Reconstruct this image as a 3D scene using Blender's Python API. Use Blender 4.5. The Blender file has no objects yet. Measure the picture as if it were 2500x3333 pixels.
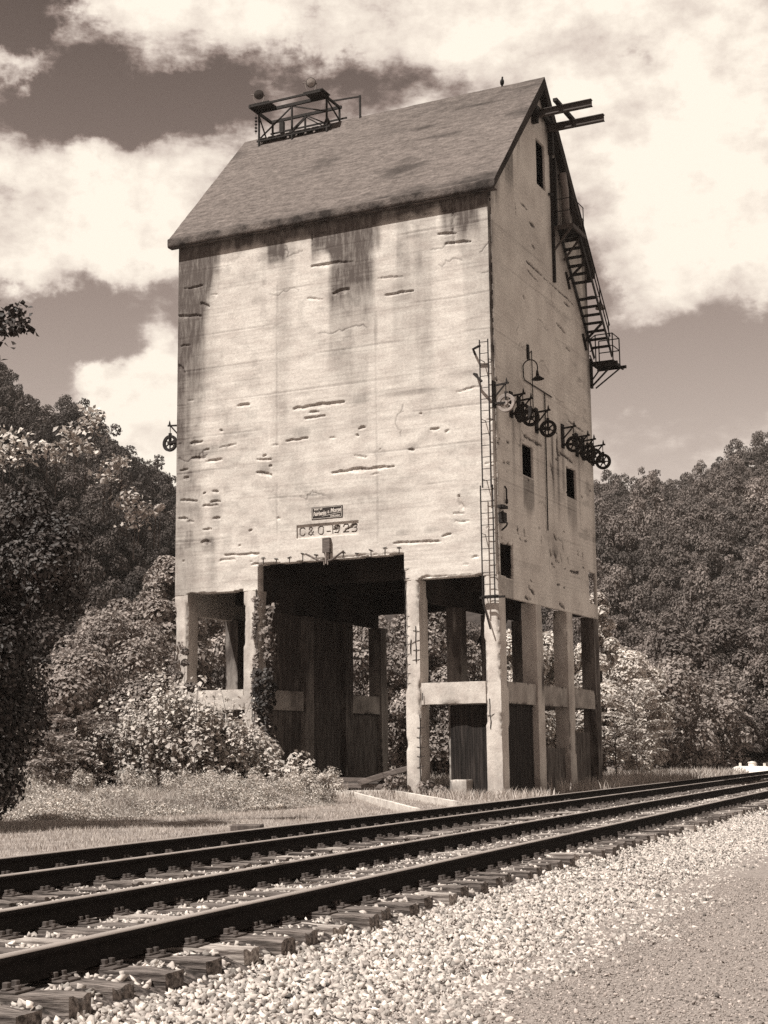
import bpy, bmesh, math, random
import numpy as np
from mathutils import Matrix, Vector

SC = bpy.context.scene
COL = SC.collection
R = math.radians

# ------------------------------------------------------------------ camera
CAM = np.array([18.4806, -46.9539, 1.0730])
YAW, PITCH, ROLL = -0.45115, 0.16085, -0.01128
FW = np.array([math.sin(YAW)*math.cos(PITCH), math.cos(YAW)*math.cos(PITCH), math.sin(PITCH)])
RT0 = np.array([math.cos(YAW), -math.sin(YAW), 0.0])
UP0 = np.cross(RT0, FW)
RT = math.cos(ROLL)*RT0 + math.sin(ROLL)*UP0
UP = -math.sin(ROLL)*RT0 + math.cos(ROLL)*UP0
cd = bpy.data.cameras.new('camera')
cam = bpy.data.objects.new('camera', cd)
COL.objects.link(cam)
cd.sensor_fit = 'HORIZONTAL'; cd.sensor_width = 36.0
cd.lens = 36.0*4873.47/2500.0
cd.clip_start = 0.1; cd.clip_end = 5000
m = Matrix.Identity(4)
for i in range(3):
    m[i][0] = RT[i]; m[i][1] = UP[i]; m[i][2] = -FW[i]; m[i][3] = CAM[i]
cam.matrix_world = m
SC.camera = cam

# ------------------------------------------------------------------ render / exposure
SC.view_settings.view_transform = 'Standard'
SC.view_settings.look = 'None'
SC.view_settings.exposure = 0.60
SC.view_settings.gamma = 1.0
SC.render.engine = 'CYCLES'
SC.cycles.use_denoising = False
SC.cycles.sample_clamp_indirect = 2.0
SC.cycles.max_bounces = 6
SC.cycles.diffuse_bounces = 3
SC.cycles.transparent_max_bounces = 4

# ------------------------------------------------------------------ sun
TOSUN = np.array([-0.24, -0.49, 0.88]); TOSUN /= np.linalg.norm(TOSUN)
sd = bpy.data.lights.new('sun', 'SUN')
sun = bpy.data.objects.new('sun', sd); COL.objects.link(sun)
sd.energy = 4.5; sd.angle = R(0.5); sd.color = (1.0, 0.965, 0.90)
sun.rotation_euler = Vector(-TOSUN).to_track_quat('-Z', 'Y').to_euler()
SUN_EL = math.asin(TOSUN[2]); SUN_ROT = math.atan2(TOSUN[0], TOSUN[1])

# ------------------------------------------------------------------ sky (procedural clouds in azimuth / elevation)
SKYK = 0.074; CLOUD = 0.49
W = bpy.data.worlds.new('World'); SC.world = W; W.use_nodes = True
nt = W.node_tree; nt.nodes.clear()
def nd(tree, t, **kw):
    n = tree.nodes.new(t)
    for k, v in kw.items():
        setattr(n, k, v)
    return n
def math_(tree, op, a, b=None, c=None, clamp=False):
    n = tree.nodes.new('ShaderNodeMath'); n.operation = op; n.use_clamp = clamp
    for i, v in enumerate((a, b, c)):
        if v is None: continue
        if isinstance(v, (int, float)): n.inputs[i].default_value = v
        else: tree.links.new(v, n.inputs[i])
    return n.outputs[0]
def world_build():
    t = nt; L = t.links.new
    tc = nd(t, 'ShaderNodeTexCoord'); sx = nd(t, 'ShaderNodeSeparateXYZ'); L(tc.outputs['Generated'], sx.inputs[0])
    az = math_(t, 'MULTIPLY', math_(t, 'ARCTAN2', sx.outputs[0], sx.outputs[1]), 57.2958)
    el = math_(t, 'MULTIPLY', math_(t, 'ARCSINE', sx.outputs[2]), 57.2958)
    cb = nd(t, 'ShaderNodeCombineXYZ'); L(az, cb.inputs[0]); L(el, cb.inputs[1])
    P = cb.outputs[0]
    def noise(sc, det, rough=0.55, off=0.0, vec=P, sy=1.0):
        mp = nd(t, 'ShaderNodeMapping'); L(vec, mp.inputs[0])
        mp.inputs['Scale'].default_value = (sc, sc*sy, 1); mp.inputs['Location'].default_value = (off, off*0.7, off)
        n = nd(t, 'ShaderNodeTexNoise'); n.inputs['Scale'].default_value = 1.0
        n.inputs['Detail'].default_value = det; n.inputs['Roughness'].default_value = rough
        L(mp.outputs[0], n.inputs[0]); return n
    n1 = noise(0.22, 7, 0.62, 3.1)
    sub = nd(t, 'ShaderNodeVectorMath', operation='SUBTRACT'); L(n1.outputs['Color'], sub.inputs[0]); sub.inputs[1].default_value = (0.5, 0.5, 0.5)
    scl = nd(t, 'ShaderNodeVectorMath', operation='MULTIPLY'); L(sub.outputs[0], scl.inputs[0]); scl.inputs[1].default_value = (6.0, 4.5, 0)
    add = nd(t, 'ShaderNodeVectorMath', operation='ADD'); L(P, add.inputs[0]); L(scl.outputs[0], add.inputs[1])
    PP = add.outputs[0]
    # az, el, radius az, radius el, weight
    blobs = [(-25.5, 28.2, 17, 2.6, 0.80), (-16, 27.8, 9, 3.2, 0.5), (-32.5, 27.0, 5.5, 2.4, 0.5), (-39.0, 19.8, 5.5, 2.8, 1.0),
             (-35.0, 20.2, 4.2, 2.5, 0.95), (-38.5, 18.3, 3.4, 1.3, 0.45), (-34.8, 13.2, 2.6, 3.1, 1.6), (-33, 11, 3.5, 2, 0.6),
             (-40.8, 25.0, 2.2, 1.0, 0.9), (-38.0, 28.5, 3.5, 1.0, 0.5), (-22.5, 25.4, 3.4, 1.5, 0.55), (-12.0, 21.3, 4.2, 4.2, 1.7), (-16.2, 21.3, 3.4, 3.6, 1.2),
             (-15.2, 17.7, 2.2, 1.6, 0.75), (-18.6, 24.2, 3.0, 1.8, 0.5), (-27.5, 23.4, 6.0, 1.6, 0.6), (-9, 19, 4, 3, 0.8),
             (-24, 11, 14, 2, 0.3), (-40.2, 27.2, 1.7, 1.5, -0.6), (-36.0, 24.2, 5.5, 1.2, -0.9), (-37.5, 15.6, 3.0, 1.2, -0.7),
             (-13.5, 14.0, 6.0, 1.7, -0.9), (-14.8, 25.1, 3.0, 0.9, 0.15), (-29.5, 25.9, 3.5, 0.7, -0.4), (-12.0, 25.5, 3.2, 1.6, 0.7),
             (62, 28, 50, 22, 1.9)]      # added bright cloud bank in the unseen east, to lighten the shaded side wall
    dens = None
    for (a, e, ra, re, w) in blobs:
        s = nd(t, 'ShaderNodeVectorMath', operation='SUBTRACT'); L(PP, s.inputs[0]); s.inputs[1].default_value = (a, e, 0)
        q = nd(t, 'ShaderNodeVectorMath', operation='MULTIPLY'); L(s.outputs[0], q.inputs[0]); q.inputs[1].default_value = (1/ra, 1/re, 0)
        l = nd(t, 'ShaderNodeVectorMath', operation='LENGTH'); L(q.outputs[0], l.inputs[0])
        mr = nd(t, 'ShaderNodeMapRange', interpolation_type='SMOOTHSTEP'); L(l.outputs['Value'], mr.inputs[0])
        mr.inputs[1].default_value = 1.35; mr.inputs[2].default_value = 0.45; mr.inputs[3].default_value = 0; mr.inputs[4].default_value = w
        dens = mr.outputs[0] if dens is None else math_(t, 'ADD', dens, mr.outputs[0])
    n2 = noise(0.26, 10, 0.62, 11.3, sy=2.0)
    dens = math_(t, 'ADD', dens, math_(t, 'MULTIPLY', math_(t, 'SUBTRACT', n2.outputs[0], 0.5), 3.0))
    # sky out of view is made clearer and darker to cut ambient light
    off = nd(t, 'ShaderNodeVectorMath', operation='SUBTRACT'); L(P, off.inputs[0]); off.inputs[1].default_value = (-26, 16, 0)
    offs = nd(t, 'ShaderNodeVectorMath', operation='MULTIPLY'); L(off.outputs[0], offs.inputs[0]); offs.inputs[1].default_value = (0.8, 1, 0)
    ol = nd(t, 'ShaderNodeVectorMath', operation='LENGTH'); L(offs.outputs[0], ol.inputs[0])
    clear = nd(t, 'ShaderNodeMapRange', interpolation_type='SMOOTHSTEP'); L(ol.outputs['Value'], clear.inputs[0])
    clear.inputs[1].default_value = 18; clear.inputs[2].default_value = 42; clear.inputs[3].default_value = 0; clear.inputs[4].default_value = 1
    dens = math_(t, 'SUBTRACT', dens, math_(t, 'MULTIPLY', clear.outputs[0], 0.15))
    cl = nd(t, 'ShaderNodeMapRange', interpolation_type='SMOOTHSTEP'); L(dens, cl.inputs[0])
    cl.inputs[1].default_value = 0.10; cl.inputs[2].default_value = 0.92
    n3 = noise(0.42, 8, 0.6, 23.7, sy=1.3)
    shade = nd(t, 'ShaderNodeMapRange'); L(math_(t, 'ADD', n3.outputs[0], math_(t, 'MULTIPLY', math_(t, 'MINIMUM', dens, 1.8), 0.26)), shade.inputs[0])
    shade.inputs[1].default_value = 0.42; shade.inputs[2].default_value = 0.92; shade.inputs[3].default_value = 0.58*CLOUD; shade.inputs[4].default_value = 1.28*CLOUD
    sky = nd(t, 'ShaderNodeTexSky', sky_type='NISHITA'); sky.sun_disc = False
    sky.sun_elevation = SUN_EL; sky.sun_rotation = SUN_ROT; sky.air_density = 1.0; sky.dust_density = 1.2
    bw = nd(t, 'ShaderNodeRGBToBW'); L(sky.outputs[0], bw.inputs[0])
    g = math_(t, 'MULTIPLY', bw.outputs[0], SKYK)
    grad = nd(t, 'ShaderNodeMapRange'); L(el, grad.inputs[0])
    grad.inputs[1].default_value = 9; grad.inputs[2].default_value = 28; grad.inputs[3].default_value = 1.35; grad.inputs[4].default_value = 0.42
    g = math_(t, 'MULTIPLY', g, grad.outputs[0])
    g = math_(t, 'MULTIPLY', g, math_(t, 'SUBTRACT', 1.0, math_(t, 'MULTIPLY', clear.outputs[0], 0.35)))
    mx = nd(t, 'ShaderNodeMix', data_type='FLOAT'); L(cl.outputs[0], mx.inputs[0]); L(g, mx.inputs[2]); L(shade.outputs[0], mx.inputs[3])
    # one toning ramp: darker greys are browner
    v = mx.outputs[0]
    cr = nd(t, 'ShaderNodeValToRGB'); L(v, cr.inputs[0])
    stops = [(0.0, (0.006, 0.002, 0.001)), (0.15, (0.19, 0.145, 0.126)), (0.4, (0.46, 0.392, 0.345)), (0.75, (0.84, 0.77, 0.66)), (1.0, (1.0, 0.955, 0.82))]
    e = cr.color_ramp.elements
    e[0].position, e[0].color = stops[0][0], (*stops[0][1], 1)
    e[1].position, e[1].color = stops[-1][0], (*stops[-1][1], 1)
    for p, c in stops[1:-1]:
        k = e.new(p); k.color = (*c, 1)
    bg = nd(t, 'ShaderNodeBackground'); L(cr.outputs[0], bg.inputs[0]); bg.inputs[1].default_value = 1.0
    out = nd(t, 'ShaderNodeOutputWorld'); L(bg.outputs[0], out.inputs[0])
world_build()

# ------------------------------------------------------------------ helpers
def sep(v):
    """a sepia-toned base colour of lightness v"""
    k = min(1.0, v/0.7)
    return (v*1.03, v*(0.83+0.12*k), v*(0.75+0.12*k), 1.0)

def hash3(ix, iy, iz, seed):
    def mix(h, k):
        h = (h ^ (k & 0xffffffff)) & 0xffffffff
        h = ((h ^ (h >> 16))*0x45d9f3b) & 0xffffffff
        h = ((h ^ (h >> 15))*0x119de1f3) & 0xffffffff
        return h ^ (h >> 16)
    h = mix(mix(mix(np.full(ix.shape, (seed*7919+12345) & 0xffffffff, np.int64), ix*73856093), iy*19349663), iz*83492791) & 0xffffff
    return h/float(0xffffff)
def vnoise(P, sc=(1, 1, 1), seed=0):
    Q = np.asarray(P, float)*np.asarray(sc, float)
    I = np.floor(Q).astype(np.int64); f = Q-I; f = f*f*(3-2*f)
    r = 0
    for dx in (0, 1):
        wx = f[:, 0] if dx else 1-f[:, 0]
        for dy in (0, 1):
            wy = f[:, 1] if dy else 1-f[:, 1]
            for dz in (0, 1):
                wz = f[:, 2] if dz else 1-f[:, 2]
                r = r + wx*wy*wz*hash3(I[:, 0]+dx, I[:, 1]+dy, I[:, 2]+dz, seed)
    return r
def fbm(P, sc=(1, 1, 1), oct=3, seed=0):
    s = 0; a = 1; n = 0; sc = np.asarray(sc, float)
    for o in range(oct):
        s = s + a*vnoise(P, sc*(2**o), seed+o*17); n += a; a *= 0.5
    return s/n
def sstep(a, b, x):
    t = np.clip((x-a)/(b-a), 0, 1); return t*t*(3-2*t)

def tag(o, label=None, cat=None, group=None, kind=None):
    if label: o['label'] = label
    if cat: o['category'] = cat
    if group: o['group'] = group
    if kind: o['kind'] = kind
    return o
def empty(name, loc=(0, 0, 0), rz=0.0):
    o = bpy.data.objects.new(name, None); COL.objects.link(o)
    o.location = loc; o.rotation_euler = (0, 0, rz); o.empty_display_size = 0.3
    return o
def raw_mesh(name, V, F, mats, parent=None, smooth=False, attrs=None, midx=None):
    """V (n,3), F (m,3|4) numpy"""
    V = np.asarray(V, np.float32); F = np.asarray(F, np.int32)
    me = bpy.data.meshes.new(name); k = F.shape[1]
    me.vertices.add(len(V)); me.vertices.foreach_set('co', V.ravel())
    me.loops.add(F.size); me.loops.foreach_set('vertex_index', F.ravel())
    me.polygons.add(len(F)); me.polygons.foreach_set('loop_start', np.arange(0, F.size, k, dtype=np.int32))
    if midx is not None: me.polygons.foreach_set('material_index', np.asarray(midx, np.int32))
    if smooth: me.polygons.foreach_set('use_smooth', np.ones(len(F), bool))
    me.update(calc_edges=True)
    if attrs:
        for an, av in attrs.items():
            at = me.attributes.new(an, 'FLOAT', 'POINT'); at.data.foreach_set('value', np.asarray(av, np.float32))
    for mt in (mats if isinstance(mats, (list, tuple)) else [mats]): me.materials.append(mt)
    o = bpy.data.objects.new(name, me); COL.objects.link(o)
    if parent is not None: o.parent = parent
    return o

class MB:
    """collects simple shapes for ONE mesh object"""
    def __init__(s): s.v = []; s.f = []; s.m = []; s.cur = 0
    def add(s, V, F):
        b = len(s.v); s.v.extend([tuple(map(float, p)) for p in V])
        for f in F: s.f.append(tuple(b+i for i in f)); s.m.append(s.cur)
    def box(s, a, b):
        x0, y0, z0 = a; x1, y1, z1 = b
        s.add([(x0, y0, z0), (x1, y0, z0), (x1, y1, z0), (x0, y1, z0), (x0, y0, z1), (x1, y0, z1), (x1, y1, z1), (x0, y1, z1)],
              [(0, 3, 2, 1), (4, 5, 6, 7), (0, 1, 5, 4), (1, 2, 6, 5), (2, 3, 7, 6), (3, 0, 4, 7)])
    def bar(s, p, q, w, h=None, up=(0, 0, 1)):
        p = np.array(p, float); q = np.array(q, float); h = h or w
        d = q-p; d /= np.linalg.norm(d); u = np.array(up, float)
        if abs(d@u) > 0.98: u = np.array((1.0, 0, 0))
        a = np.cross(d, u); a /= np.linalg.norm(a); c = np.cross(a, d)
        V = [r+sx*a*w/2+sy*c*h/2 for r in (p, q) for sx, sy in ((-1, -1), (1, -1), (1, 1), (-1, 1))]
        s.add(V, [(0, 1, 2, 3), (7, 6, 5, 4), (0, 4, 5, 1), (1, 5, 6, 2), (2, 6, 7, 3), (3, 7, 4, 0)])
    def tube(s, pts, r, n=8, cap=True):
        pts = [np.array(p, float) for p in pts]
        rr = r if isinstance(r, (list, tuple, np.ndarray)) else [r]*len(pts)
        V = []; prev = None
        for i, p in enumerate(pts):
            d = pts[min(i+1, len(pts)-1)]-pts[max(i-1, 0)]; d /= (np.linalg.norm(d)+1e-9)
            if prev is None:
                u = np.array((0, 0, 1.0)) if abs(d[2]) < 0.9 else np.array((1.0, 0, 0))
                a = np.cross(d, u)
            else:
                a = prev-d*(prev@d)
            a /= np.linalg.norm(a); prev = a; c = np.cross(d, a)
            for k in range(n):
                t = 2*math.pi*k/n; V.append(p+rr[i]*(math.cos(t)*a+math.sin(t)*c))
        F = []
        for i in range(len(pts)-1):
            for k in range(n):
                F.append((i*n+k, i*n+(k+1) % n, (i+1)*n+(k+1) % n, (i+1)*n+k))
        if cap:
            F.append(tuple(range(n-1, -1, -1))); F.append(tuple((len(pts)-1)*n+k for k in range(n)))
        s.add(V, F)
    def lathe(s, c, axis, prof, n=24):
        """prof: list of (distance along axis, radius)"""
        c = np.array(c, float); ax = np.array(axis, float); ax /= np.linalg.norm(ax)
        u = np.array((0, 0, 1.0)) if abs(ax[2]) < 0.9 else np.array((1.0, 0, 0))
        a = np.cross(ax, u); a /= np.linalg.norm(a); b = np.cross(ax, a)
        V = [c+ax*h+r*(math.cos(2*math.pi*k/n)*a+math.sin(2*math.pi*k/n)*b) for h, r in prof for k in range(n)]
        F = [(i*n+k, i*n+(k+1) % n, (i+1)*n+(k+1) % n, (i+1)*n+k) for i in range(len(prof)-1) for k in range(n)]
        s.add(V, F)
    def build(s, name, mats, parent=None, smooth=False, bevel=0.0):
        me = bpy.data.meshes.new(name); me.from_pydata(s.v, [], s.f)
        for mt in (mats if isinstance(mats, (list, tuple)) else [mats]): me.materials.append(mt)
        me.polygons.foreach_set('material_index', s.m)
        bm = bmesh.new(); bm.from_mesh(me); bmesh.ops.recalc_face_normals(bm, faces=bm.faces)
        if bevel > 0: bmesh.ops.bevel(bm, geom=list(bm.edges), offset=bevel, segments=1, affect='EDGES', clamp_overlap=True)
        bm.to_mesh(me); bm.free()
        if smooth: me.polygons.foreach_set('use_smooth', [True]*len(me.polygons))
        o = bpy.data.objects.new(name, me); COL.objects.link(o)
        if parent is not None: o.parent = parent
        return o

# ------------------------------------------------------------------ materials
def material(name, lo, hi, scale=3.0, stretch=(1, 1, 1), detail=6, rough=0.9, bump=0.0, bscale=None, attr=None, dark=None, spec=0.2, coord='Object', contrast=(0.3, 0.7), trans=0.0, bdist=0.02, fine=None):
    mt = bpy.data.materials.new(name); mt.use_nodes = True
    t = mt.node_tree; t.nodes.clear(); L = t.links.new
    tc = nd(t, 'ShaderNodeTexCoord'); mp = nd(t, 'ShaderNodeMapping'); L(tc.outputs[coord], mp.inputs[0]); mp.inputs['Scale'].default_value = stretch
    n = nd(t, 'ShaderNodeTexNoise'); n.inputs['Scale'].default_value = scale; n.inputs['Detail'].default_value = detail; n.inputs['Roughness'].default_value = 0.6
    L(mp.outputs[0], n.inputs[0])
    mr = nd(t, 'ShaderNodeMapRange'); L(n.outputs[0], mr.inputs[0]); mr.inputs[1].default_value = contrast[0]; mr.inputs[2].default_value = contrast[1]
    mx = nd(t, 'ShaderNodeMix', data_type='RGBA'); L(mr.outputs[0], mx.inputs[0])
    mx.inputs[6].default_value = sep(lo); mx.inputs[7].default_value = sep(hi)
    colr = mx.outputs[2]
    if fine:
        n4 = nd(t, 'ShaderNodeTexNoise'); n4.inputs['Scale'].default_value = fine[0]; n4.inputs['Detail'].default_value = 7; n4.inputs['Roughness'].default_value = 0.75; L(tc.outputs[coord], n4.inputs[0])
        m4 = nd(t, 'ShaderNodeMapRange'); L(n4.outputs[0], m4.inputs[0]); m4.inputs[1].default_value = 0.3; m4.inputs[2].default_value = 0.7; m4.inputs[3].default_value = 1-fine[1]; m4.inputs[4].default_value = 1+fine[1]
        hs = nd(t, 'ShaderNodeVectorMath', operation='SCALE'); L(colr, hs.inputs[0]); L(m4.outputs[0], hs.inputs['Scale']); colr = hs.outputs[0]
    if attr:
        at = nd(t, 'ShaderNodeAttribute'); at.attribute_name = attr
        if dark is None:       # multiply
            hs = nd(t, 'ShaderNodeVectorMath', operation='SCALE'); L(colr, hs.inputs[0]); L(at.outputs['Fac'], hs.inputs['Scale']); colr = hs.outputs[0]
        else:
            m2 = nd(t, 'ShaderNodeMix', data_type='RGBA')
            n5 = nd(t, 'ShaderNodeTexNoise'); n5.inputs['Scale'].default_value = 2.2; n5.inputs['Detail'].default_value = 8; n5.inputs['Roughness'].default_value = 0.7
            mp5 = nd(t, 'ShaderNodeMapping'); L(tc.outputs[coord], mp5.inputs[0]); mp5.inputs['Scale'].default_value = (3.0, 3.0, 0.5); L(mp5.outputs[0], n5.inputs[0])
            f = math_(t, 'MULTIPLY', at.outputs['Fac'], math_(t, 'ADD', math_(t, 'MULTIPLY', n5.outputs[0], 1.3), 0.35), clamp=True)
            L(f, m2.inputs[0]); L(colr, m2.inputs[6]); m2.inputs[7].default_value = sep(dark); colr = m2.outputs[2]
    b = nd(t, 'ShaderNodeBsdfPrincipled'); L(colr, b.inputs['Base Color']); b.inputs['Roughness'].default_value = rough
    b.inputs['Specular IOR Level'].default_value = spec
    if bump > 0:
        nb = nd(t, 'ShaderNodeTexNoise'); nb.inputs['Scale'].default_value = bscale or scale*4; nb.inputs['Detail'].default_value = 5
        L(mp.outputs[0], nb.inputs[0])
        bp = nd(t, 'ShaderNodeBump'); bp.inputs['Strength'].default_value = bump; bp.inputs['Distance'].default_value = bdist
        L(nb.outputs[0], bp.inputs['Height']); L(bp.outputs[0], b.inputs['Normal'])
    out = nd(t, 'ShaderNodeOutputMaterial')
    if trans > 0:
        tr = nd(t, 'ShaderNodeBsdfTranslucent'); L(colr, tr.inputs[0])
        ms = nd(t, 'ShaderNodeMixShader'); ms.inputs[0].default_value = trans; L(b.outputs[0], ms.inputs[1]); L(tr.outputs[0], ms.inputs[2]); L(ms.outputs[0], out.inputs[0])
    else:
        L(b.outputs[0], out.inputs[0])
    return mt
M = {}
M['wall'] = material('weathered_concrete', 0.52, 0.70, scale=1.1, stretch=(0.8, 0.8, 2.6), detail=12, rough=0.95, bump=0.22, bscale=14, attr='stain', dark=0.10, contrast=(0.35, 0.62), bdist=0.035, fine=(11, 0.22))
M['side'] = material('side_concrete', 0.60, 0.76, scale=0.9, stretch=(1, 1, 0.7), detail=9, rough=0.95, bump=0.5, bscale=8, attr='stain', dark=0.06, contrast=(0.35, 0.65), bdist=0.03, fine=(11, 0.26))
M['column'] = material('column_concrete', 0.48, 0.66, scale=1.6, stretch=(1, 1, 0.7), detail=9, rough=0.95, bump=0.5, bscale=9, attr='stain', dark=0.07, contrast=(0.35, 0.62), bdist=0.03, fine=(24, 0.2))
M['soot_shade'] = material('sooty_shade_concrete', 0.02, 0.06, scale=0.8, stretch=(1, 1, 0.6), detail=8, rough=0.95, bump=0.4, bscale=9, contrast=(0.35, 0.65))  # sooty concrete darkened further, painting the shade inside the tower
M['roof'] = material('stained_roof_concrete', 0.085, 0.19, scale=4.0, stretch=(0.6, 1.7, 1.7), detail=9, rough=0.95, bump=0.35, bscale=9, attr='stain', dark=0.04, contrast=(0.30, 0.70), bdist=0.03, fine=(9, 0.40))
M['eave'] = material('crumbling_eave_concrete', 0.035, 0.17, scale=1.6, detail=12, rough=0.95, bump=0.7, bscale=14, contrast=(0.38, 0.66), bdist=0.05)
M['iron'] = material('rusted_iron', 0.012, 0.035, scale=9, rough=0.75, bump=0.2)
M['iron_light'] = material('weathered_steel', 0.05, 0.11, scale=9, rough=0.7, bump=0.2)
M['paintwheel'] = material('pale_flaking_paint', 0.22, 0.38, scale=9, rough=0.8, bump=0.2)
M['galv'] = material('galvanised_sheet', 0.2, 0.3, scale=5, rough=0.6)
M['glass'] = material('lamp_glass', 0.25, 0.4, scale=14, rough=0.25, spec=0.6)
M['darkglass'] = material('dark_lens', 0.03, 0.07, scale=9, rough=0.3, spec=0.5)
M['plate'] = material('dark_enamel', 0.02, 0.05, scale=9, rough=0.6)
M['letter'] = material('pale_lettering', 0.5, 0.72, scale=20, rough=0.8)
M['timber'] = material('old_timber', 0.07, 0.2, scale=2.5, stretch=(1, 1, 6), detail=8, rough=0.9, bump=0.6, bscale=10)
M['darktimber'] = material('dark_boards', 0.012, 0.05, scale=2.0, stretch=(7, 7, 0.4), detail=8, rough=0.9, bump=0.6, bscale=10, contrast=(0.4, 0.7))
M['rail_side'] = material('rail_web_rust', 0.010, 0.022, scale=20, rough=0.85, spec=0.1)
M['rail_top'] = material('worn_rail_head', 0.26, 0.40, scale=3, stretch=(8, 0.3, 1), rough=0.5, spec=0.5)
M['tie_dark'] = material('creosoted_tie', 0.045, 0.27, scale=3.5, stretch=(0.8, 9, 9), detail=9, rough=0.9, bump=0.9, bscale=8, contrast=(0.38, 0.66), bdist=0.015)
M['tie_light'] = material('bleached_tie', 0.16, 0.5, scale=3.5, stretch=(0.7, 9, 9), detail=9, rough=0.9, bump=0.9, bscale=8, contrast=(0.38, 0.62), bdist=0.015)
M['stone'] = material('limestone_ballast', 0.34, 0.58, scale=12, detail=4, rough=0.95, attr='tone', bump=0.3, bscale=40)
M['gravel'] = material('road_gravel', 0.22, 0.38, scale=12, detail=4, rough=0.95, attr='tone')
M['bed'] = material('ballast_dust', 0.03, 0.13, scale=16, detail=5, rough=1.0, bump=1.0, bscale=22, contrast=(0.42, 0.60), bdist=0.03)
M['road'] = material('packed_gravel', 0.19, 0.36, scale=34, detail=6, rough=1.0, bump=1.0, bscale=60, contrast=(0.38, 0.62), bdist=0.02)
M['ground'] = material('forest_floor', 0.03, 0.07, scale=0.5, detail=10, rough=1.0, bump=0.8, bscale=6, bdist=0.1)
M['turf'] = material('turf', 0.16, 0.36, scale=1.5, detail=10, rough=1.0, bump=1.0, bscale=18, bdist=0.06)
M['grass'] = material('dry_grass', 0.40, 0.60, scale=0.6, rough=0.9, attr='tone', trans=0.25)
M['weed'] = material('weed_leaves', 0.46, 0.68, scale=0.6, rough=0.9, attr='tone', trans=0.25)
M['leaf_hill'] = material('hill_foliage', 0.055, 0.12, scale=0.12, detail=3, rough=0.8, attr='tone', trans=0.15)
M['leaf_hill2'] = material('far_hill_foliage', 0.10, 0.22, scale=0.12, detail=3, rough=0.8, attr='tone', trans=0.15)
M['leaf_dark'] = material('dark_leaves', 0.03, 0.06, scale=0.5, detail=3, rough=0.6, attr='tone', trans=0.10, spec=0.35)
M['leaf_mid'] = material('mid_leaves', 0.20, 0.36, scale=0.5, detail=3, rough=0.7, attr='tone', trans=0.2)
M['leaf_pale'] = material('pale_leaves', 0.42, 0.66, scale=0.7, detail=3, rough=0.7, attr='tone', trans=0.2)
M['bark'] = material('bark', 0.06, 0.16, scale=5, stretch=(2, 2, 0.5), rough=0.95, bump=0.6)
M['dirt'] = material('dark_dirt', 0.03, 0.08, scale=2, detail=8, rough=1.0, bump=0.8, bscale=8)
M['white'] = material('white_tank_paint', 0.78, 0.88, scale=3, rough=0.5)
M['feather'] = material('black_feathers', 0.006, 0.014, scale=9, rough=0.7)

# ------------------------------------------------------------------ rail frame and terrain heights
TD = np.array([-0.0882, 1.0]); TD /= np.linalg.norm(TD)         # along the rails
TN = np.array([TD[1], -TD[0]])                                   # to the right of them
RAILS = dict(D=-5.064, C=-6.569, B=-8.505, A=-10.01)
def rail_xy(l, t):
    return CAM[0]+TN[0]*l+TD[0]*t, CAM[1]+TN[1]*l+TD[1]*t
def to_lt(x, y):
    dx = x-CAM[0]; dy = y-CAM[1]
    return dx*TN[0]+dy*TN[1], dx*TD[0]+dy*TD[1]
HAZ = np.array([-180, -120, -90, -60, -45, -40.6, -39.5, -38.3, -37.1, -36.2, -35.3, -33.9, -31, -26, -22, -17.7, -15.7, -13.9, -12.9, -11.2, -5, 10, 40, 90, 130, 180.0])
HEL = np.array([0, 0, 6, 13, 15.2, 14.3, 13.5, 13.05, 12.4, 11.7, 11.2, 10.4, 8.5, 7, 8.5, 9.75, 10.05, 10.45, 10.85, 11.3, 13, 13, 10, 4, 0, 0.0])
RAZ = np.array([-180, -45, -34, -18, -5, 180.0]); RRI = np.array([200, 195, 215, 265, 270, 270.0])
def hill(x, y):
    dx = x-CAM[0]; dy = y-CAM[1]; r = np.hypot(dx, dy); az = np.degrees(np.arctan2(dx, dy))
    el = np.interp(az, HAZ, HEL); Rr = np.interp(az, RAZ, RRI)
    foot = np.interp(az, [-180, -40, -30, -10, 180], [84, 84, 95, 112, 112])
    top = np.maximum(1.07+Rr*np.tan(np.radians(el))-4.9*(el > 1), 0)
    s = np.clip((r-foot)/(Rr-foot), 0, 1)
    h = top*(0.78*s+0.22*s*s*(3-2*s))
    P = np.stack([x*0.03, y*0.03, x*0], -1)
    h = h+(fbm(P, (1, 1, 1), 3, 5)-0.5)*9*sstep(0.0, 0.25, s)*(1-sstep(0.8, 1.0, s))*(el > 1)
    return h-np.clip(r-Rr, 0, 400)*0.10*(el > 1)
def base_z(x, y):
    l, t = to_lt(x, y)
    z = np.interp(l, [-60, -20, -11.9, -11.2, -10.75, -7.9, -7.2, -4.72, -4.42, -3.1, -2.0, 60], [-0.42, -0.36, -0.36, -0.33, -0.215, -0.235, -0.215, -0.225, -0.335, -0.50, -0.52, -0.52])
    return z
def ground_z(x, y):
    x = np.asarray(x, float); y = np.asarray(y, float)
    l, t = to_lt(x, y)
    z = base_z(x, y)
    P = np.stack([x, y, x*0], -1)
    soft = np.maximum(sstep(-12.0, -14.0, l), 0)
    z = z+(fbm(P, (0.25, 0.25, 1), 3, 3)-0.5)*0.10*soft
    # gentle bank left of the tower
    z = z+soft*0.25*sstep(-9, -20, x)*sstep(-14, 0, y)
    return z+hill(x, y)

def az_of(px):     # azimuth of a column of the 1659 wide picture, near the horizon
    d = FW*4873.47+RT*(px*1.507-1250)-UP*(1640*1.507-1666.5)
    return math.atan2(d[0], d[1])
def at(px, dist):
    a = az_of(px); return CAM[0]+math.sin(a)*dist, CAM[1]+math.cos(a)*dist
def gz(x, y): return float(ground_z(np.array([x]), np.array([y]))[0])

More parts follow.
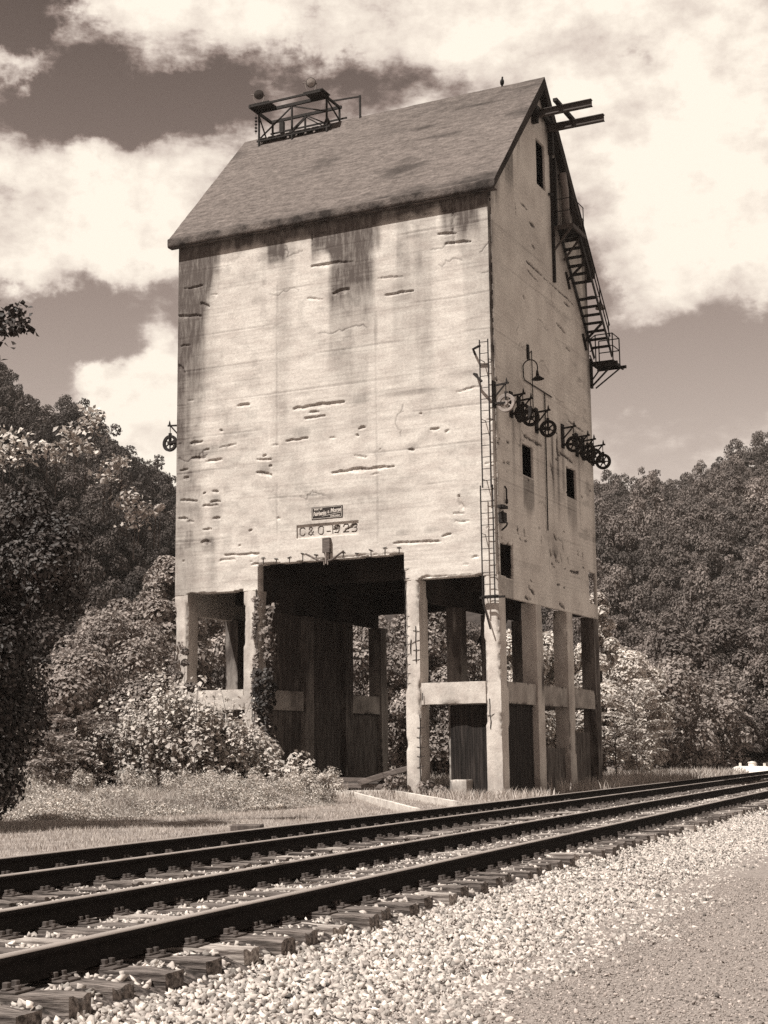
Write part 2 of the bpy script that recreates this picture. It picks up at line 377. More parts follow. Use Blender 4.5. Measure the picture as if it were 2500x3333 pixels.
def sheet(name, xs, ys, zf, mt, kind='structure', frame='xy', dz=0.0):
    X, Y = np.meshgrid(xs, ys); X = X.ravel(); Y = Y.ravel()
    if frame == 'lt':
        gx, gy = rail_xy(X, Y)
    else: gx, gy = X, Y
    Z = zf(gx, gy)+dz
    n, mm = len(xs), len(ys)
    i = np.arange(n-1)[None, :]+n*np.arange(mm-1)[:, None]; i = i.ravel()
    F = np.stack([i, i+1, i+1+n, i+n], -1)
    o = raw_mesh(name, np.stack([gx, gy, Z], -1), F, mt, smooth=True)
    o['kind'] = kind
    return o
def nonuni(a, lo, hi, b, fine, coarse):
    l = list(np.arange(lo, hi+1e-6, fine)); s = fine; p = lo; left = []
    while p > a: s = min(s*1.18, coarse); p -= s; left.append(p)
    s = fine; p = hi; right = []
    while p < b: s = min(s*1.18, coarse); p += s; right.append(p)
    return np.array(left[::-1]+l+right)
xs = nonuni(-700, -40, 40, 500, 1.6, 14); ys = nonuni(-300, -50, 40, 900, 1.6, 14)
g = sheet('ground', xs, ys, ground_z, M['ground'], dz=-0.10)
# turf apron between rails and woods
tx = np.arange(-75, -11.2, 0.5); ty = np.arange(4, 150, 0.7)
sheet('turf', tx, ty, ground_z, M['turf'], frame='lt')
def rough_base(x, y):
    P = np.stack([x, y, x*0], -1)
    l, t = to_lt(x, y)
    return base_z(x, y)+(fbm(P, (7, 7, 1), 3, 9)-0.5)*0.045*sstep(-2.2, -3.4, l)
sheet('ballast_bed', np.concatenate([np.arange(-11.4, -2.6, 0.09)]), np.concatenate([np.arange(3, 34, 0.12), np.arange(34, 190, 0.8)]), rough_base, M['bed'], frame='lt', dz=0.012)
sheet('gravel_road', np.arange(-3.2, 14, 0.35), np.concatenate([np.arange(3, 30, 0.35), np.arange(30, 200, 2)]), base_z, M['road'], frame='lt', dz=0.020)

# ------------------------------------------------------------------ stones
rng = np.random.default_rng(7)
def hull_templates(n, pts, seed, flat=0.72):
    out = []
    rg = np.random.default_rng(seed)
    for k in range(n):
        P = rg.normal(size=(pts, 3)); P /= np.linalg.norm(P, axis=1)[:, None]; P *= (0.8+0.35*rg.random((pts, 1))); P[:, 2] *= flat; P[:, 0] *= 1.25
        bm = bmesh.new()
        for p in P: bm.verts.new(p)
        bmesh.ops.convex_hull(bm, input=list(bm.verts)); bmesh.ops.triangulate(bm, faces=list(bm.faces))
        bm.verts.index_update(); loose = [v for v in bm.verts if not v.link_faces]
        for v in loose: bm.verts.remove(v)
        bm.verts.index_update(); bm.verts.ensure_lookup_table()
        out.append((np.array([v.co[:] for v in bm.verts]), np.array([[v.index for v in f.verts] for f in bm.faces])))
        bm.free()
    return out
def rand_rot(n, rg, tilt=1.0):
    q = rg.normal(size=(n, 4)); q /= np.linalg.norm(q, axis=1)[:, None]
    w, x, y, z = q.T
    return np.stack([np.stack([1-2*(y*y+z*z), 2*(x*y-z*w), 2*(x*z+y*w)], -1), np.stack([2*(x*y+z*w), 1-2*(x*x+z*z), 2*(y*z-x*w)], -1), np.stack([2*(x*z-y*w), 2*(y*z+x*w), 1-2*(x*x+y*y)], -1)], 1)
def scatter(name, templates, pos, size, mt, rg, tone, label, cat, squash=None):
    Vs = []; Fs = []; Ts = []; off = 0
    which = rg.integers(0, len(templates), len(pos)); RR = rand_rot(len(pos), rg)
    for k, (tv, tf) in enumerate(templates):
        idx = np.where(which == k)[0]
        if not len(idx): continue
        V = np.einsum('nij,vj->nvi', RR[idx], tv)*size[idx][:, None, None]
        if squash is not None: V[:, :, 2] *= squash
        V += pos[idx][:, None, :]
        n = len(tv); F = tf[None]+(np.arange(len(idx))*n)[:, None, None]+off
        Vs.append(V.reshape(-1, 3)); Fs.append(F.reshape(-1, 3)); Ts.append(np.repeat(tone[idx], n)); off += len(idx)*n
    o = raw_mesh(name, np.concatenate(Vs), np.concatenate(Fs), mt, attrs={'tone': np.concatenate(Ts)})
    tag(o, label, cat, kind='stuff'); return o
def in_view(x, y, pad=1.5):
    az = np.degrees(np.arctan2(x-CAM[0], y-CAM[1])); return (az > -41.5-pad) & (az < -10-(-pad)*1.0+1.0)
STN = hull_templates(14, 8, 3, flat=.65); PEB = hull_templates(5, 7, 4)
pos = []; size = []
def band(n, t0, t1, l0, l1, s0, s1, dens_edge=None):
    l = rng.uniform(l0, l1, n); t = t0+(t1-t0)*rng.random(n); x, y = rail_xy(l, t)
    k = in_view(x, y); l, t, x, y = l[k], t[k], x[k], y[k]
    z = rough_base(x, y)
    # keep the rails' feet and tie tops readable
    return x, y, z, l, t, rng.uniform(s0, s1, len(x))
def add_band(*a, keep=None):
    x, y, z, l, t, s = band(*a)
    if keep is not None:
        k = keep(l, t); x, y, z, l, t, s = [q[k] for q in (x, y, z, l, t, s)]
    pos.append(np.stack([x, y, z+0.008], -1)); size.append(s)
TIE0, TSP = 1.9, 0.53       # first tie and spacing, along t
def off_ties(l, t):
    ph = ((t-TIE0)/TSP) % 1.0
    on = (np.abs(ph-0.5) < 0.24)
    outside = (l > -4.45) | (l < -10.75) | ((l < -7.25) & (l > -7.85))
    rail = np.min([np.abs(l-v) for v in RAILS.values()], axis=0) < 0.10
    return (on | outside) & ~rail
edge = lambda l, t: rng.random(len(l)) < 0.95*sstep(-2.5, -3.4, l+1.1*(fbm(np.stack([t, l, t*0], -1), (.5, .9, 1), 4, 71)-.5))
add_band(38000, 5, 17, -4.5, -2.0, 0.016, 0.044, keep=edge)
add_band(34000, 17, 34, -4.6, -2.3, 0.018, 0.038, keep=edge)
add_band(14000, 34, 80, -4.6, -2.6, 0.03, 0.05, keep=edge)
add_band(34000, 5, 20, -10.9, -4.5, 0.018, 0.040, keep=off_ties)
add_band(26000, 20, 45, -11.3, -4.5, 0.024, 0.042, keep=off_ties)
add_band(14000, 45, 90, -11.6, -4.5, 0.03, 0.05, keep=off_ties)
pos = np.concatenate(pos); size = np.concatenate(size)
tone = np.clip(rng.normal(0.92, 0.33, len(pos)), 0.2, 1.5)
scatter('ballast', STN, pos, size, M['stone'], rng, tone, 'pale crushed stone ballast heaped around the ties and spilling to the gravel road', 'ballast')
n = 60000
l = rng.uniform(-3.6, 0.6, n); t = 5.5+14*rng.random(n)**1.5; x, y = rail_xy(l, t); k = in_view(x, y); l, t, x, y = l[k], t[k], x[k], y[k]
pos = np.stack([x, y, base_z(x, y)+0.022], -1); size = rng.uniform(0.005, 0.013, len(x))*(1+(rng.random(len(x)) < 0.05)*1.2)
scatter('road_gravel', PEB, pos, size, M['gravel'], rng, np.clip(rng.normal(1.0, 0.35, len(x)), 0.35, 2.0), 'fine grey gravel scattered over the packed road beside the ballast', 'gravel')

# ------------------------------------------------------------------ rough boxes (ties, columns, beams)
def rough_box(a, b, step, amp, seed=0, chip=0.0, chip_thr=0.55, sc=6.0, vert_only=True):
    """box surface grid with noise displacement and chipped arrises; returns V,F,stain"""
    a = np.array(a, float); b = np.array(b, float); d = b-a
    n = np.maximum(np.round(d/step).astype(int), 1)
    Vs = []; Fs = []; off = 0
    for ax in range(3):
        u, v = (ax+1) % 3, (ax+2) % 3
        for side in (0, 1):
            U, Vv = np.meshgrid(np.linspace(0, 1, n[u]+1), np.linspace(0, 1, n[v]+1))
            P = np.zeros((U.size, 3)); P[:, u] = a[u]+d[u]*U.ravel(); P[:, v] = a[v]+d[v]*Vv.ravel(); P[:, ax] = b[ax] if side else a[ax]
            i = (np.arange(n[u])[None, :]+(n[u]+1)*np.arange(n[v])[:, None]).ravel()
            F = np.stack([i, i+1, i+n[u]+2, i+n[u]+1], -1)
            if not side: F = F[:, ::-1]
            Vs.append(P); Fs.append(F+off); off += len(P)
    V = np.concatenate(Vs); F = np.concatenate(Fs)
    c = (a+b)/2
    N = np.stack([fbm(V, (sc,)*3, 2, seed+k*7)-0.5 for k in range(3)], -1)
    D = N*amp*2
    st = np.zeros(len(V))
    if chip > 0:
        da = np.minimum(V-a, b-V)
        if vert_only: e = np.sort(da[:, :2], axis=1)[:, 1]
        else: e = np.sort(da, axis=1)[:, 1]
        w = np.clip(1-e/(chip*1.6), 0, 1)
        g2 = fbm(V, (1.1, 1.1, 0.7), 2, seed+91); g3 = fbm(V, (9, 9, 9), 2, seed+5)
        k = w*sstep(chip_thr, chip_thr+0.06, g2)*(0.5+g3)
        base = w*0.25
        inw = (c-V); inw[:, 2] = 0
        inw /= (np.linalg.norm(inw, axis=1)[:, None]+1e-6)
        D += inw*(k*chip+base*chip*0.3)[:, None]
        st = k*0.45*(g3 > 0.5)
    return V+D, F, st
def rough_part(name, a, b, mt, parent, step=0.09, amp=0.006, seed=0, chip=0.0, thr=0.55, stain=None, vert_only=True):  # stain: real stains and, on inner columns and infill, painted interior shade
    V, F, st = rough_box(a, b, step, amp, seed, chip, thr, vert_only=vert_only)
    if stain is not None: st = np.clip(st+stain(V), 0, 1)
    return raw_mesh(name, V, F, mt, parent, attrs={'stain': st})

# ------------------------------------------------------------------ rails, ties
def rail(name, l, label, t0=2.0, t1=175.0):
    prof = [(-0.07, -0.170), (0.07, -0.170), (0.07, -0.158), (0.018, -0.142), (0.0085, -0.125), (0.0085, -0.055), (0.034, -0.042), (0.036, -0.012), (0.028, 0.0), (-0.028, 0.0), (-0.036, -0.012), (-0.034, -0.042), (-0.0085, -0.055), (-0.0085, -0.125), (-0.018, -0.142), (-0.07, -0.158)]
    ts = np.arange(t0, t1, 3.0); V = []; F = []; mi = []; n = len(prof)
    x0, y0 = rail_xy(l, t0)
    for t in ts:
        for (dl, z) in prof:
            x, y = rail_xy(l+dl, t); V.append((x, y, z))
    for i in range(len(ts)-1):
        for k in range(n):
            F.append((i*n+k, i*n+(k+1) % n, (i+1)*n+(k+1) % n, (i+1)*n+k)); mi.append(1 if k in (7, 8, 9) else 0)
    F = np.array(F)[:, ::-1]
    o = raw_mesh(name, V, F, [M['rail_side'], M['rail_top']], midx=mi)
    tag(o, label, 'rail'); return o
rail('rail', RAILS['D'], 'nearest steel rail, beside the exposed tie ends and gravel')
rail('rail', RAILS['C'], 'second steel rail from the camera, far rail of the near track')
rail('rail', RAILS['B'], 'third steel rail from the camera, near rail of the far track')
rail('rail', RAILS['A'], 'farthest steel rail, closest to the tower and grass')
def tie_mesh(name, mt, seed, L=2.6, lod=False):
    V, F, st = rough_box((-L/2, -0.115, -0.175), (L/2, 0.115, 0.0), 0.3 if lod else 0.05, 0.006, seed, 0.02, 0.45, sc=9, vert_only=False)
    if not lod:   # split ends and checks
        e = np.clip((np.abs(V[:, 0])-L/2+0.22)/0.22, 0, 1)*(V[:, 2] > -0.02)
        V[:, 2] -= 0.02*e*(vnoise(V, (1, 40, 1), seed) > 0.62)
    o = raw_mesh(name, V, F, mt); return o
def plate_mesh():
    b = MB(); b.box((-0.18, -0.095, 0.0), (0.18, 0.095, 0.014)); b.box((-0.115, -0.09, 0.014), (-0.08, 0.09, 0.026)); b.box((0.08, -0.09, 0.014), (0.115, 0.09, 0.026))
    for sx in (-1, 1):
        b.box((sx*0.085-0.018, -0.06, 0.02), (sx*0.085+0.018, -0.025, 0.055)); b.box((sx*0.085-0.018, 0.025, 0.02), (sx*0.085+0.018, 0.06, 0.055))
        b.box((sx*0.15-0.014, -0.045, 0.014), (sx*0.15+0.014, -0.017, 0.04))
    o = b.build('tie_plate', M['iron_light'], None, bevel=0.003); COL.objects.unlink(o); return o
PLATE = plate_mesh()
tmesh = {}
for k in range(4): 
    o = tie_mesh('railroad_tie', M['tie_dark'], 11+k); tmesh['d%d' % k] = o.data; bpy.data.objects.remove(o)
for k in range(2):
    o = tie_mesh('railroad_tie', M['tie_light'], 31+k); tmesh['l%d' % k] = o.data; bpy.data.objects.remove(o)
o = tie_mesh('railroad_tie', M['tie_dark'], 51, lod=True); tmesh['lod'] = o.data; bpy.data.objects.remove(o)
RZ = math.atan2(TN[1], TN[0])
rg2 = np.random.default_rng(21)
def lay(track, lc, t_end, label_d, label_l, group, lodt):
    i = 0; t = TIE0+ (0.2 if track else 0)
    while t < t_end:
        x, y = rail_xy(lc+rg2.normal(0, 0.035), t+rg2.normal(0, 0.02))
        az = math.degrees(math.atan2(x-CAM[0], y-CAM[1]))
        if -45 < az < -7 or (t < 14 and -50 < az < 5):
            light = (rg2.random() < 0.22) and t < 45
            lod = t > lodt
            me = tmesh['lod'] if lod else tmesh[('l%d' % rg2.integers(2)) if light else ('d%d' % rg2.integers(4))]
            o = bpy.data.objects.new('railroad_tie', me); COL.objects.link(o)
            o.location = (x, y, -0.186+rg2.normal(0, 0.006)); o.rotation_euler = (0, rg2.normal(0, 0.006), RZ+rg2.normal(0, 0.02)+(math.pi if rg2.random() < 0.5 else 0))
            tag(o, label_l if (light and not lod) else label_d, 'railroad tie', group)
            if t < 40:
                for rl in (-0.7525, 0.7525):
                    p = bpy.data.objects.new('tie_plate', PLATE.data); COL.objects.link(p); p.parent = o; p.location = (rl, 0, 0.001)
        t += TSP*(1+rg2.normal(0, 0.03))*(1.0); i += 1
lay(0, (RAILS['C']+RAILS['D'])/2, 78, 'dark creosoted timber tie under the near track, end jutting from pale ballast', 'bleached, cracked timber tie of the near track, paler than its neighbours', 'ties under the near track', 42)
lay(1, (RAILS['A']+RAILS['B'])/2, 60, 'dark timber tie half buried under the far track', 'bleached timber tie half buried under the far track', 'ties under the far track', 34)

# ------------------------------------------------------------------ the coaling tower
WX, DY, ZT, ZR = 13.03, 10.82, 20.80, 27.16
tower = empty('coaling_tower', (0, 0, -0.3))
tag(tower, 'tall abandoned concrete coaling tower on columns, steep gabled roof, spalled and streaked walls', 'coaling tower')
tower.location = (0, 0, 0)
SPF = [(-7.14, 19.0, -5.36, 18.95, 0.105), (-6.25, 17.8, -5.58, 17.9, 0.135), (-7.32, 17.79, -6.68, 17.67, 0.04), (-4.12, 17.45, -3.02, 17.45, 0.09), (-12.76, 18.97, -11.97, 18.99, 0.06), (-11.55, 18.56, -11.23, 18.54, 0.045), (-11.96, 18.28, -11.64, 18.11, 0.135), (-13.03, 17.91, -11.98, 17.8, 0.09), (-12.87, 16.71, -12.45, 16.69, 0.09), (-12.96, 15.95, -12.72, 15.64, 0.12), (-7.91, 13.67, -5.86, 13.69, 0.105), (-7.25, 13.47, -6.83, 13.44, 0.075), (-7.42, 13.26, -6.66, 13.27, 0.075), (-10.34, 14.05, -9.81, 14.06, 0.105), (-8.23, 12.5, -7.34, 12.51, 0.06), (-12.36, 12.81, -11.86, 12.86, 0.105), (-11.09, 12.55, -10.38, 12.58, 0.045), (-12.31, 12.25, -11.72, 12.22, 0.075), (-11.7, 12.07, -10.98, 12.08, 0.075), (-9.47, 11.9, -8.86, 11.88, 0.075), (-9.49, 11.44, -8.88, 11.28, 0.105), (-6.3, 11.14, -3.85, 11.14, 0.105), (-12.8, 10.67, -12.09, 10.59, 0.075), (-11.81, 10.37, -11.16, 10.36, 0.09), (-11.39, 10.88, -11.17, 10.84, 0.09), (-11.48, 10.5, -11.08, 10.48, 0.075), (-11.38, 9.87, -11.07, 9.86, 0.075), (-11.78, 9.48, -11.47, 9.47, 0.06), (-11.87, 8.98, -11.47, 8.99, 0.135), (-12.88, 9.99, -12.51, 9.94, 0.06), (-2.51, 20.25, -2.15, 20.23, 0.09), (-1.91, 20.26, -1.36, 20.23, 0.075), (-1.97, 19.4, -1.3, 19.32, 0.075), (-1.74, 18.98, -0.76, 18.93, 0.075), (-3.57, 20.28, -3.0, 20.24, 0.09), (-6.75, 20.25, -6.37, 20.23, 0.09), (-1.4, 20.1, -1.41, 18.96, 0.045), (-7.11, 20.3, -7.12, 19.58, 0.045), (-1.38, 9.86, -1.27, 9.43, 0.09), (-1.58, 9.25, -1.24, 9.23, 0.052), (-1.59, 8.99, -1.05, 8.95, 0.045), (-3.93, 8.4, -2.13, 8.34, 0.06), (-5.34, 12.43, -5.25, 12.39, 0.09), (-1.38, 13.56, -0.45, 13.65, 0.04), (-4.41, 18.13, -3.43, 18.03, 0.04), (-3.25, 11.68, -3.09, 11.66, 0.09), (-12.52, 14.49, -12.29, 14.51, 0.045), (-11.1, 13.19, -10.99, 13.16, 0.06), (-5.42, 11.69, -4.94, 11.57, 0.045), (-10.83, 8.45, -9.39, 8.39, 0.065), (-9.68, 8.03, -8.6, 8.0, 0.07), (-9.39, 8.41, -9.38, 8.01, 0.035), (-7.2, 8.02, -3.6, 8.02, 0.05), (-12.5, 7.08, -11.2, 7.06, 0.08), (-3.0, 7.08, -0.6, 7.1, 0.05)]
SPS = [(3.59, 19.17, 5.27, 19.1, 0.09), (5.51, 19.06, 8.98, 18.96, 0.045), (3.69, 18.85, 4.75, 18.73, 0.045), (2.57, 21.04, 2.66, 20.68, 0.05), (3.17, 21.3, 3.87, 21.25, 0.05), (4.07, 20.82, 4.61, 20.82, 0.1), (4.25, 20.0, 4.54, 19.96, 0.07), (3.14, 17.71, 3.3, 17.65, 0.12), (6.85, 17.62, 7.82, 17.48, 0.06), (7.84, 16.9, 8.37, 16.87, 0.11), (7.81, 18.73, 8.48, 18.73, 0.06), (2.85, 12.39, 4.7, 12.34, 0.09), (7.9, 13.92, 9.81, 13.85, 0.05), (6.67, 12.46, 8.25, 12.33, 0.10), (0.22, 13.92, 0.3, 13.9, 0.16), (1.98, 8.93, 2.01, 8.72, 0.07), (2.59, 8.94, 2.65, 8.69, 0.08), (4.37, 8.94, 4.4, 8.65, 0.07), (5.77, 9.12, 6.05, 9.0, 0.1), (5.27, 8.52, 5.42, 8.27, 0.1), (5.77, 8.47, 5.97, 8.14, 0.12), (6.73, 8.89, 6.82, 8.63, 0.08), (6.46, 8.47, 6.55, 8.21, 0.08), (7.28, 8.44, 7.38, 8.26, 0.07), (8.53, 8.87, 8.57, 8.67, 0.06), (9.09, 8.85, 9.12, 8.61, 0.06), (5.4, 8.04, 5.78, 7.89, 0.1), (7.47, 7.95, 8.56, 7.97, 0.06), (2.95, 6.93, 3.5, 6.69, 0.12), (2.51, 6.48, 3.12, 6.48, 0.06), (6.18, 6.59, 6.74, 6.48, 0.1), (5.6, 11.9, 5.9, 11.3, 0.12), (6.4, 12.9, 6.5, 12.0, 0.1)]
POUR = [19.62, 18.32, 17.0, 15.68, 14.36, 13.04, 11.72, 10.4, 9.08, 7.76]
def skin(name, U, Z, keep_cell, spalls, stain_shade_f, place, thick_dir, mt, seed, joints=(), depth=0.07, back=0.40, spst=0.22):
    """wall face as a fine displaced grid. place(u, z, d) -> xyz, d = depth inward"""
    nu, nz = len(U), len(Z)
    UU, ZZ = np.meshgrid(U, Z); u = UU.ravel(); z = ZZ.ravel()
    P = np.stack([u, z, u*0+seed], -1)
    wu = (fbm(P, (5, 7, 1), 3, seed)-0.5)*0.22; wz = (fbm(P, (4.0, 9, 1), 3, seed+3)-0.5)*0.13
    d = (fbm(P, (1.2, 1.2, 1), 2, seed+8)-0.5)*0.012+(fbm(P, (1.6, 11, 1), 3, seed+9)-0.5)*0.005
    st = np.zeros(len(u))
    rough = fbm(P, (14, 14, 1), 2, seed+20)
    rq = np.random.default_rng(seed+900); spalls = list(spalls)
    for c in range(34):
        a_ = U[0]+(U[-1]-U[0])*(rq.random()**(1.8 if c < 22 else 1)); b__ = Z[0]+(13.5-Z[0] if c < 34 else 20-Z[0])*rq.random(); ln = rq.uniform(.03, .38)
        spalls.append((a_, b__, a_+ln, b__+rq.normal(0, .03), rq.uniform(.02, .075)))
    for i, (x0, z0, x1, z1, th) in enumerate(spalls):
        ax, az_ = u+wu*0.5, z+wz*(0.55 if th > 0.05 else 0.8)
        dx, dz = x1-x0, z1-z0; L2 = dx*dx+dz*dz+1e-9
        k = np.abs(z-(z0+z1)/2) < abs(dz)/2+0.7
        tt = np.clip(((ax-x0)*dx+(az_-z0)*dz)/L2, 0, 1)
        q = np.hypot(ax-(x0+tt*dx), (az_-(z0+tt*dz)))
        tap = 1-0.55*np.abs(2*tt-1)**2
        wid = (th*0.52*(0.35+1.3*vnoise(P, (3.5, 1, 1), seed+i))+0.006)*tap
        mk = (1-sstep(wid*0.9, wid+0.022, q))*k
        up = np.clip((az_-(z0+tt*dz))/(wid+0.01)*0.5+0.5, 0, 1)
        dd = mk*(depth*(0.6 if th < 0.055 else 1.0))*(0.25+0.95*up)*(0.8+0.4*rough)
        d = np.maximum(d, dd) if i == 0 else np.where(dd > 0.004, np.maximum(d, dd), d)
        st = np.maximum(st, mk*spst*(rough > (0.55 if spst < .5 else .3)))
    # board marks of the formwork
    bq = np.abs(((z/0.155) % 1.0)-.5)*.155; bo = sstep(.45, .7, vnoise(np.stack([u*.6, np.floor(z/0.155)*3.7, u*0], -1), (1, 1, 1), seed+61))
    st = np.maximum(st, .13*bo*(1-sstep(.012, .03, .0775-bq))); d = d+.004*(vnoise(np.stack([u*.25, np.floor(z/0.155)*5.1, u*0], -1), (1, 1, 1), seed+62)-.5)
    # thin wandering cracks
    rc = np.random.default_rng(seed+500)
    for c in range(11):
        cx = U[0]+(U[-1]-U[0])*rc.random(); cz = Z[0]+(min(Z[-1], 20.5)-Z[0])*rc.random(); px_, pz_ = cx, cz; vert = rc.random() < .25
        for sgm in range(rc.integers(5, 16)):
            st_ = rc.uniform(.05, .2); ang = rc.normal(0, .7)+(math.pi/2 if vert else 0)
            qx, qz = px_+st_*math.cos(ang), pz_+st_*math.sin(ang); dx, dz = qx-px_, qz-pz_
            k = np.where((np.abs(u-px_) < .35) & (np.abs(z-pz_) < .35))[0]
            if len(k):
                tt = np.clip(((u[k]-px_)*dx+(z[k]-pz_)*dz)/(st_*st_), 0, 1); q = np.hypot(u[k]-px_-tt*dx, z[k]-pz_-tt*dz)
                mk = 1-sstep(.010, .034, q); st[k] = np.maximum(st[k], .45*mk); d[k] = np.maximum(d[k], .012*mk)
            px_, pz_ = qx, qz
    # lift lines and vertical joints
    for pz in POUR:
        n1 = (vnoise(P, (0.7, 1, 1), seed+int(pz*7))-0.5)*0.05
        q = np.abs(z-pz-n1); on = sstep(0.42, 0.6, vnoise(P, (0.5, 0.2, 1), seed+int(pz*3)))
        d = d+0.009*(1-sstep(0.012, 0.035, q))*on
        st = np.maximum(st, (1-sstep(0.012, 0.045, q))*0.24*on)
        lowb = np.clip(1-np.abs((z-pz+0.14)/0.16), 0, 1)
        st = np.maximum(st, lowb*0.16*sstep(0.5, 0.75, vnoise(P, (0.8, 0.3, 1), seed+int(pz*5))))
    for (ju, jz0, jz1) in joints:
        q = np.abs(u-ju-(vnoise(P, (1, 2.5, 1), seed+4)-0.5)*0.05)
        on = (z > jz0) & (z < jz1)
        st = np.maximum(st, (1-sstep(0.02, 0.06, q))*0.20*on*sstep(.4, .6, vnoise(P, (1, .6, 1), seed+31))); d = d+0.008*(1-sstep(0.01, 0.04, q))*on
    st = np.clip(st+stain_shade_f(u, z, P), 0, 1)
    V = place(u, z, d)
    ci = (np.arange(nu-1)[None, :]+nu*np.arange(nz-1)[:, None]).ravel()
    uc = (U[:-1]+U[1:])/2; zc = (Z[:-1]+Z[1:])/2
    UC, ZC = np.meshgrid(uc, zc); kp = keep_cell(UC.ravel(), ZC.ravel())
    F = np.stack([ci, ci+1, ci+nu+1, ci+nu], -1)[kp]
    # boundary edges -> returns to the back plane
    E = np.concatenate([F[:, [0, 1]], F[:, [1, 2]], F[:, [2, 3]], F[:, [3, 0]]])
    key = np.sort(E, axis=1); key = key[:, 0].astype(np.int64)*(nu*nz+1)+key[:, 1]
    _, inv, cnt = np.unique(key, return_inverse=True, return_counts=True)
    B = E[cnt[inv] == 1]
    bv = np.unique(B); mp = -np.ones(nu*nz, int); mp[bv] = np.arange(len(bv))+nu*nz
    VB = place(u[bv], z[bv], np.full(len(bv), back))
    RB = np.stack([B[:, 1], B[:, 0], mp[B[:, 0]], mp[B[:, 1]]], -1)
    VV = np.concatenate([V, VB]); FF = np.concatenate([F, RB]); SS = np.concatenate([st, st[bv]*0.5+0.35])  # reveals of openings darkened inward, recess shade put into the colour
    used = np.zeros(len(VV), bool); used[FF.ravel()] = True; rm = np.cumsum(used)-1
    if thick_dir < 0: FF = FF[:, ::-1]
    return raw_mesh(name, VV[used], rm[FF], mt, tower, attrs={'stain': SS[used]})  # stain holds real stains plus painted eave, soffit and recess shade

def front_stain_shade(x, z, P):
    w = (fbm(P, (1.5, 0.25, 1), 3, 40)-0.5)
    s = 0.9*sstep(-11.0, -11.7, x+w*1.5+(20.6-z)*0.18)*sstep(15.5, 19.8, z+w*3)
    s += 0.42*sstep(-11.6, -12.8, x+w)*sstep(9, 17, z)
    s += 0.42*sstep(-10.9, -12.9, x+w*2.2)
    mid = sstep(-7.18, -7.10, x)*(1-sstep(-4.5, -4.15, x+w*0.3))
    s += 0.68*mid*sstep(18.8, 19.5, z+w*1.8+(x+5)*0.15)*(.55+.45*sstep(.35, .6, fbm(P, (2.2, 1.2, 1), 3, 48)))
    s += 0.45*sstep(-6.6, -6.1, x+w)*(1-sstep(-5.0, -4.5, x+w))*sstep(15.6, 19, z)
    s += 0.75*sstep(-9.1, -8.9, x+w*.4)*(1-sstep(-8.4, -8.2, x+w*.4))*sstep(19.0, 19.9, z+w)
    s += 0.55*sstep(-10.6, -10.2, x+w*.4)*(1-sstep(-9.9, -9.6, x+w*.4))*sstep(19.8, 20.4, z+w)
    s += 0.55*sstep(-2.1, -1.8, x+w*.3)*(1-sstep(-0.6, -0.2, x+w*.3))*sstep(18.6, 20.0, z+w*1.5)
    s += 0.22*sstep(-1.2, -0.9, x+w*.5)*sstep(11, 18, z)
    s += 0.16*sstep(-3.1, -2.8, x+w*.5)*(1-sstep(-2.4, -2.1, x+w*.5))*sstep(12.5, 16, z)
    s += 0.60*sstep(20.05, 20.45, z+w*.6)  # band under the eave, painted dark to deepen its shadow
    s += 0.26*sstep(0.50, 0.75, fbm(P, (1.2, 0.12, 1), 3, 44))*sstep(8, 20, z)
    s += 0.13*sstep(0.48, 0.75, fbm(P, (0.5, 0.6, 1), 5, 45))
    s += 0.14*sstep(0.5, 0.7, fbm(P, (2.5, 3, 1), 4, 47))*sstep(.4, .6, fbm(P, (.3, .3, 1), 2, 49))
    for (cx, cz, rx, rz, a) in ((-11.6, 12.45, .9, .35, .4), (-9.25, 11.6, .35, .3, .4), (-7.6, 12.75, .5, .25, .3), (-11.2, 10.2, .35, .9, .35), (-11.6, 8.9, .35, .4, .4), (-2.4, 8.75, .4, .14, .35), (-3.6, 8.75, .35, .14, .3), (-3.1, 11.8, .3, .16, .3), (-5.2, 13.7, .5, .2, .25), (-3.2, 13.75, 1.6, .12, .3), (-4.5, 13.9, 1.5, .1, .2), (-4.5, 16.2, .1, .9, .3)):
        s += a*np.clip(1-((x-cx+w*.4)/rx)**2-((z-cz)/rz)**2, 0, 1)
    return np.clip(s*1.2, 0, 0.95)
ST = 0.034
U = np.arange(-WX+0.0, -0.085, ST); U = np.append(U, -0.08)
Z = np.arange(7.04, 21.08, ST); Z = np.append(Z, 21.10)
def zi(v): return 7.04+ST*round((v-7.04)/ST)
PX0, PX1, PZ0, PZ1 = -7.80, -5.27, 8.84, 9.32
def fkeep(u, z):
    jag = 0.10*(vnoise(np.stack([u, z*0, u*0], -1), (3.0, 1, 1), 77)-0.35)
    big = (u > -9.44) & (u < -3.5) & (z < 8.0+np.maximum(jag, 0)*0.8)
    lo = (u > -12.45) & (u < -10.03) & (z < 7.06+np.maximum(jag, 0)*1.6)
    ro = (u > -2.96) & (u < -0.56) & (z < 7.06+np.maximum(jag, 0)*0.8)
    pan = (u > PX0) & (u < PX1) & (z > PZ0) & (z < PZ1)
    return ~(big | pan | lo | ro)
fw_ = skin('front_wall', U, Z, fkeep, SPF, front_stain_shade, lambda u, z, d: np.stack([u, d, z], -1), 1, M['wall'], 3, joints=((-8.62, 8.5, 18.5), (-4.52, 8.4, 18.0), (-7.12, 19.4, 20.6), (-1.4, 18.9, 20.6)))
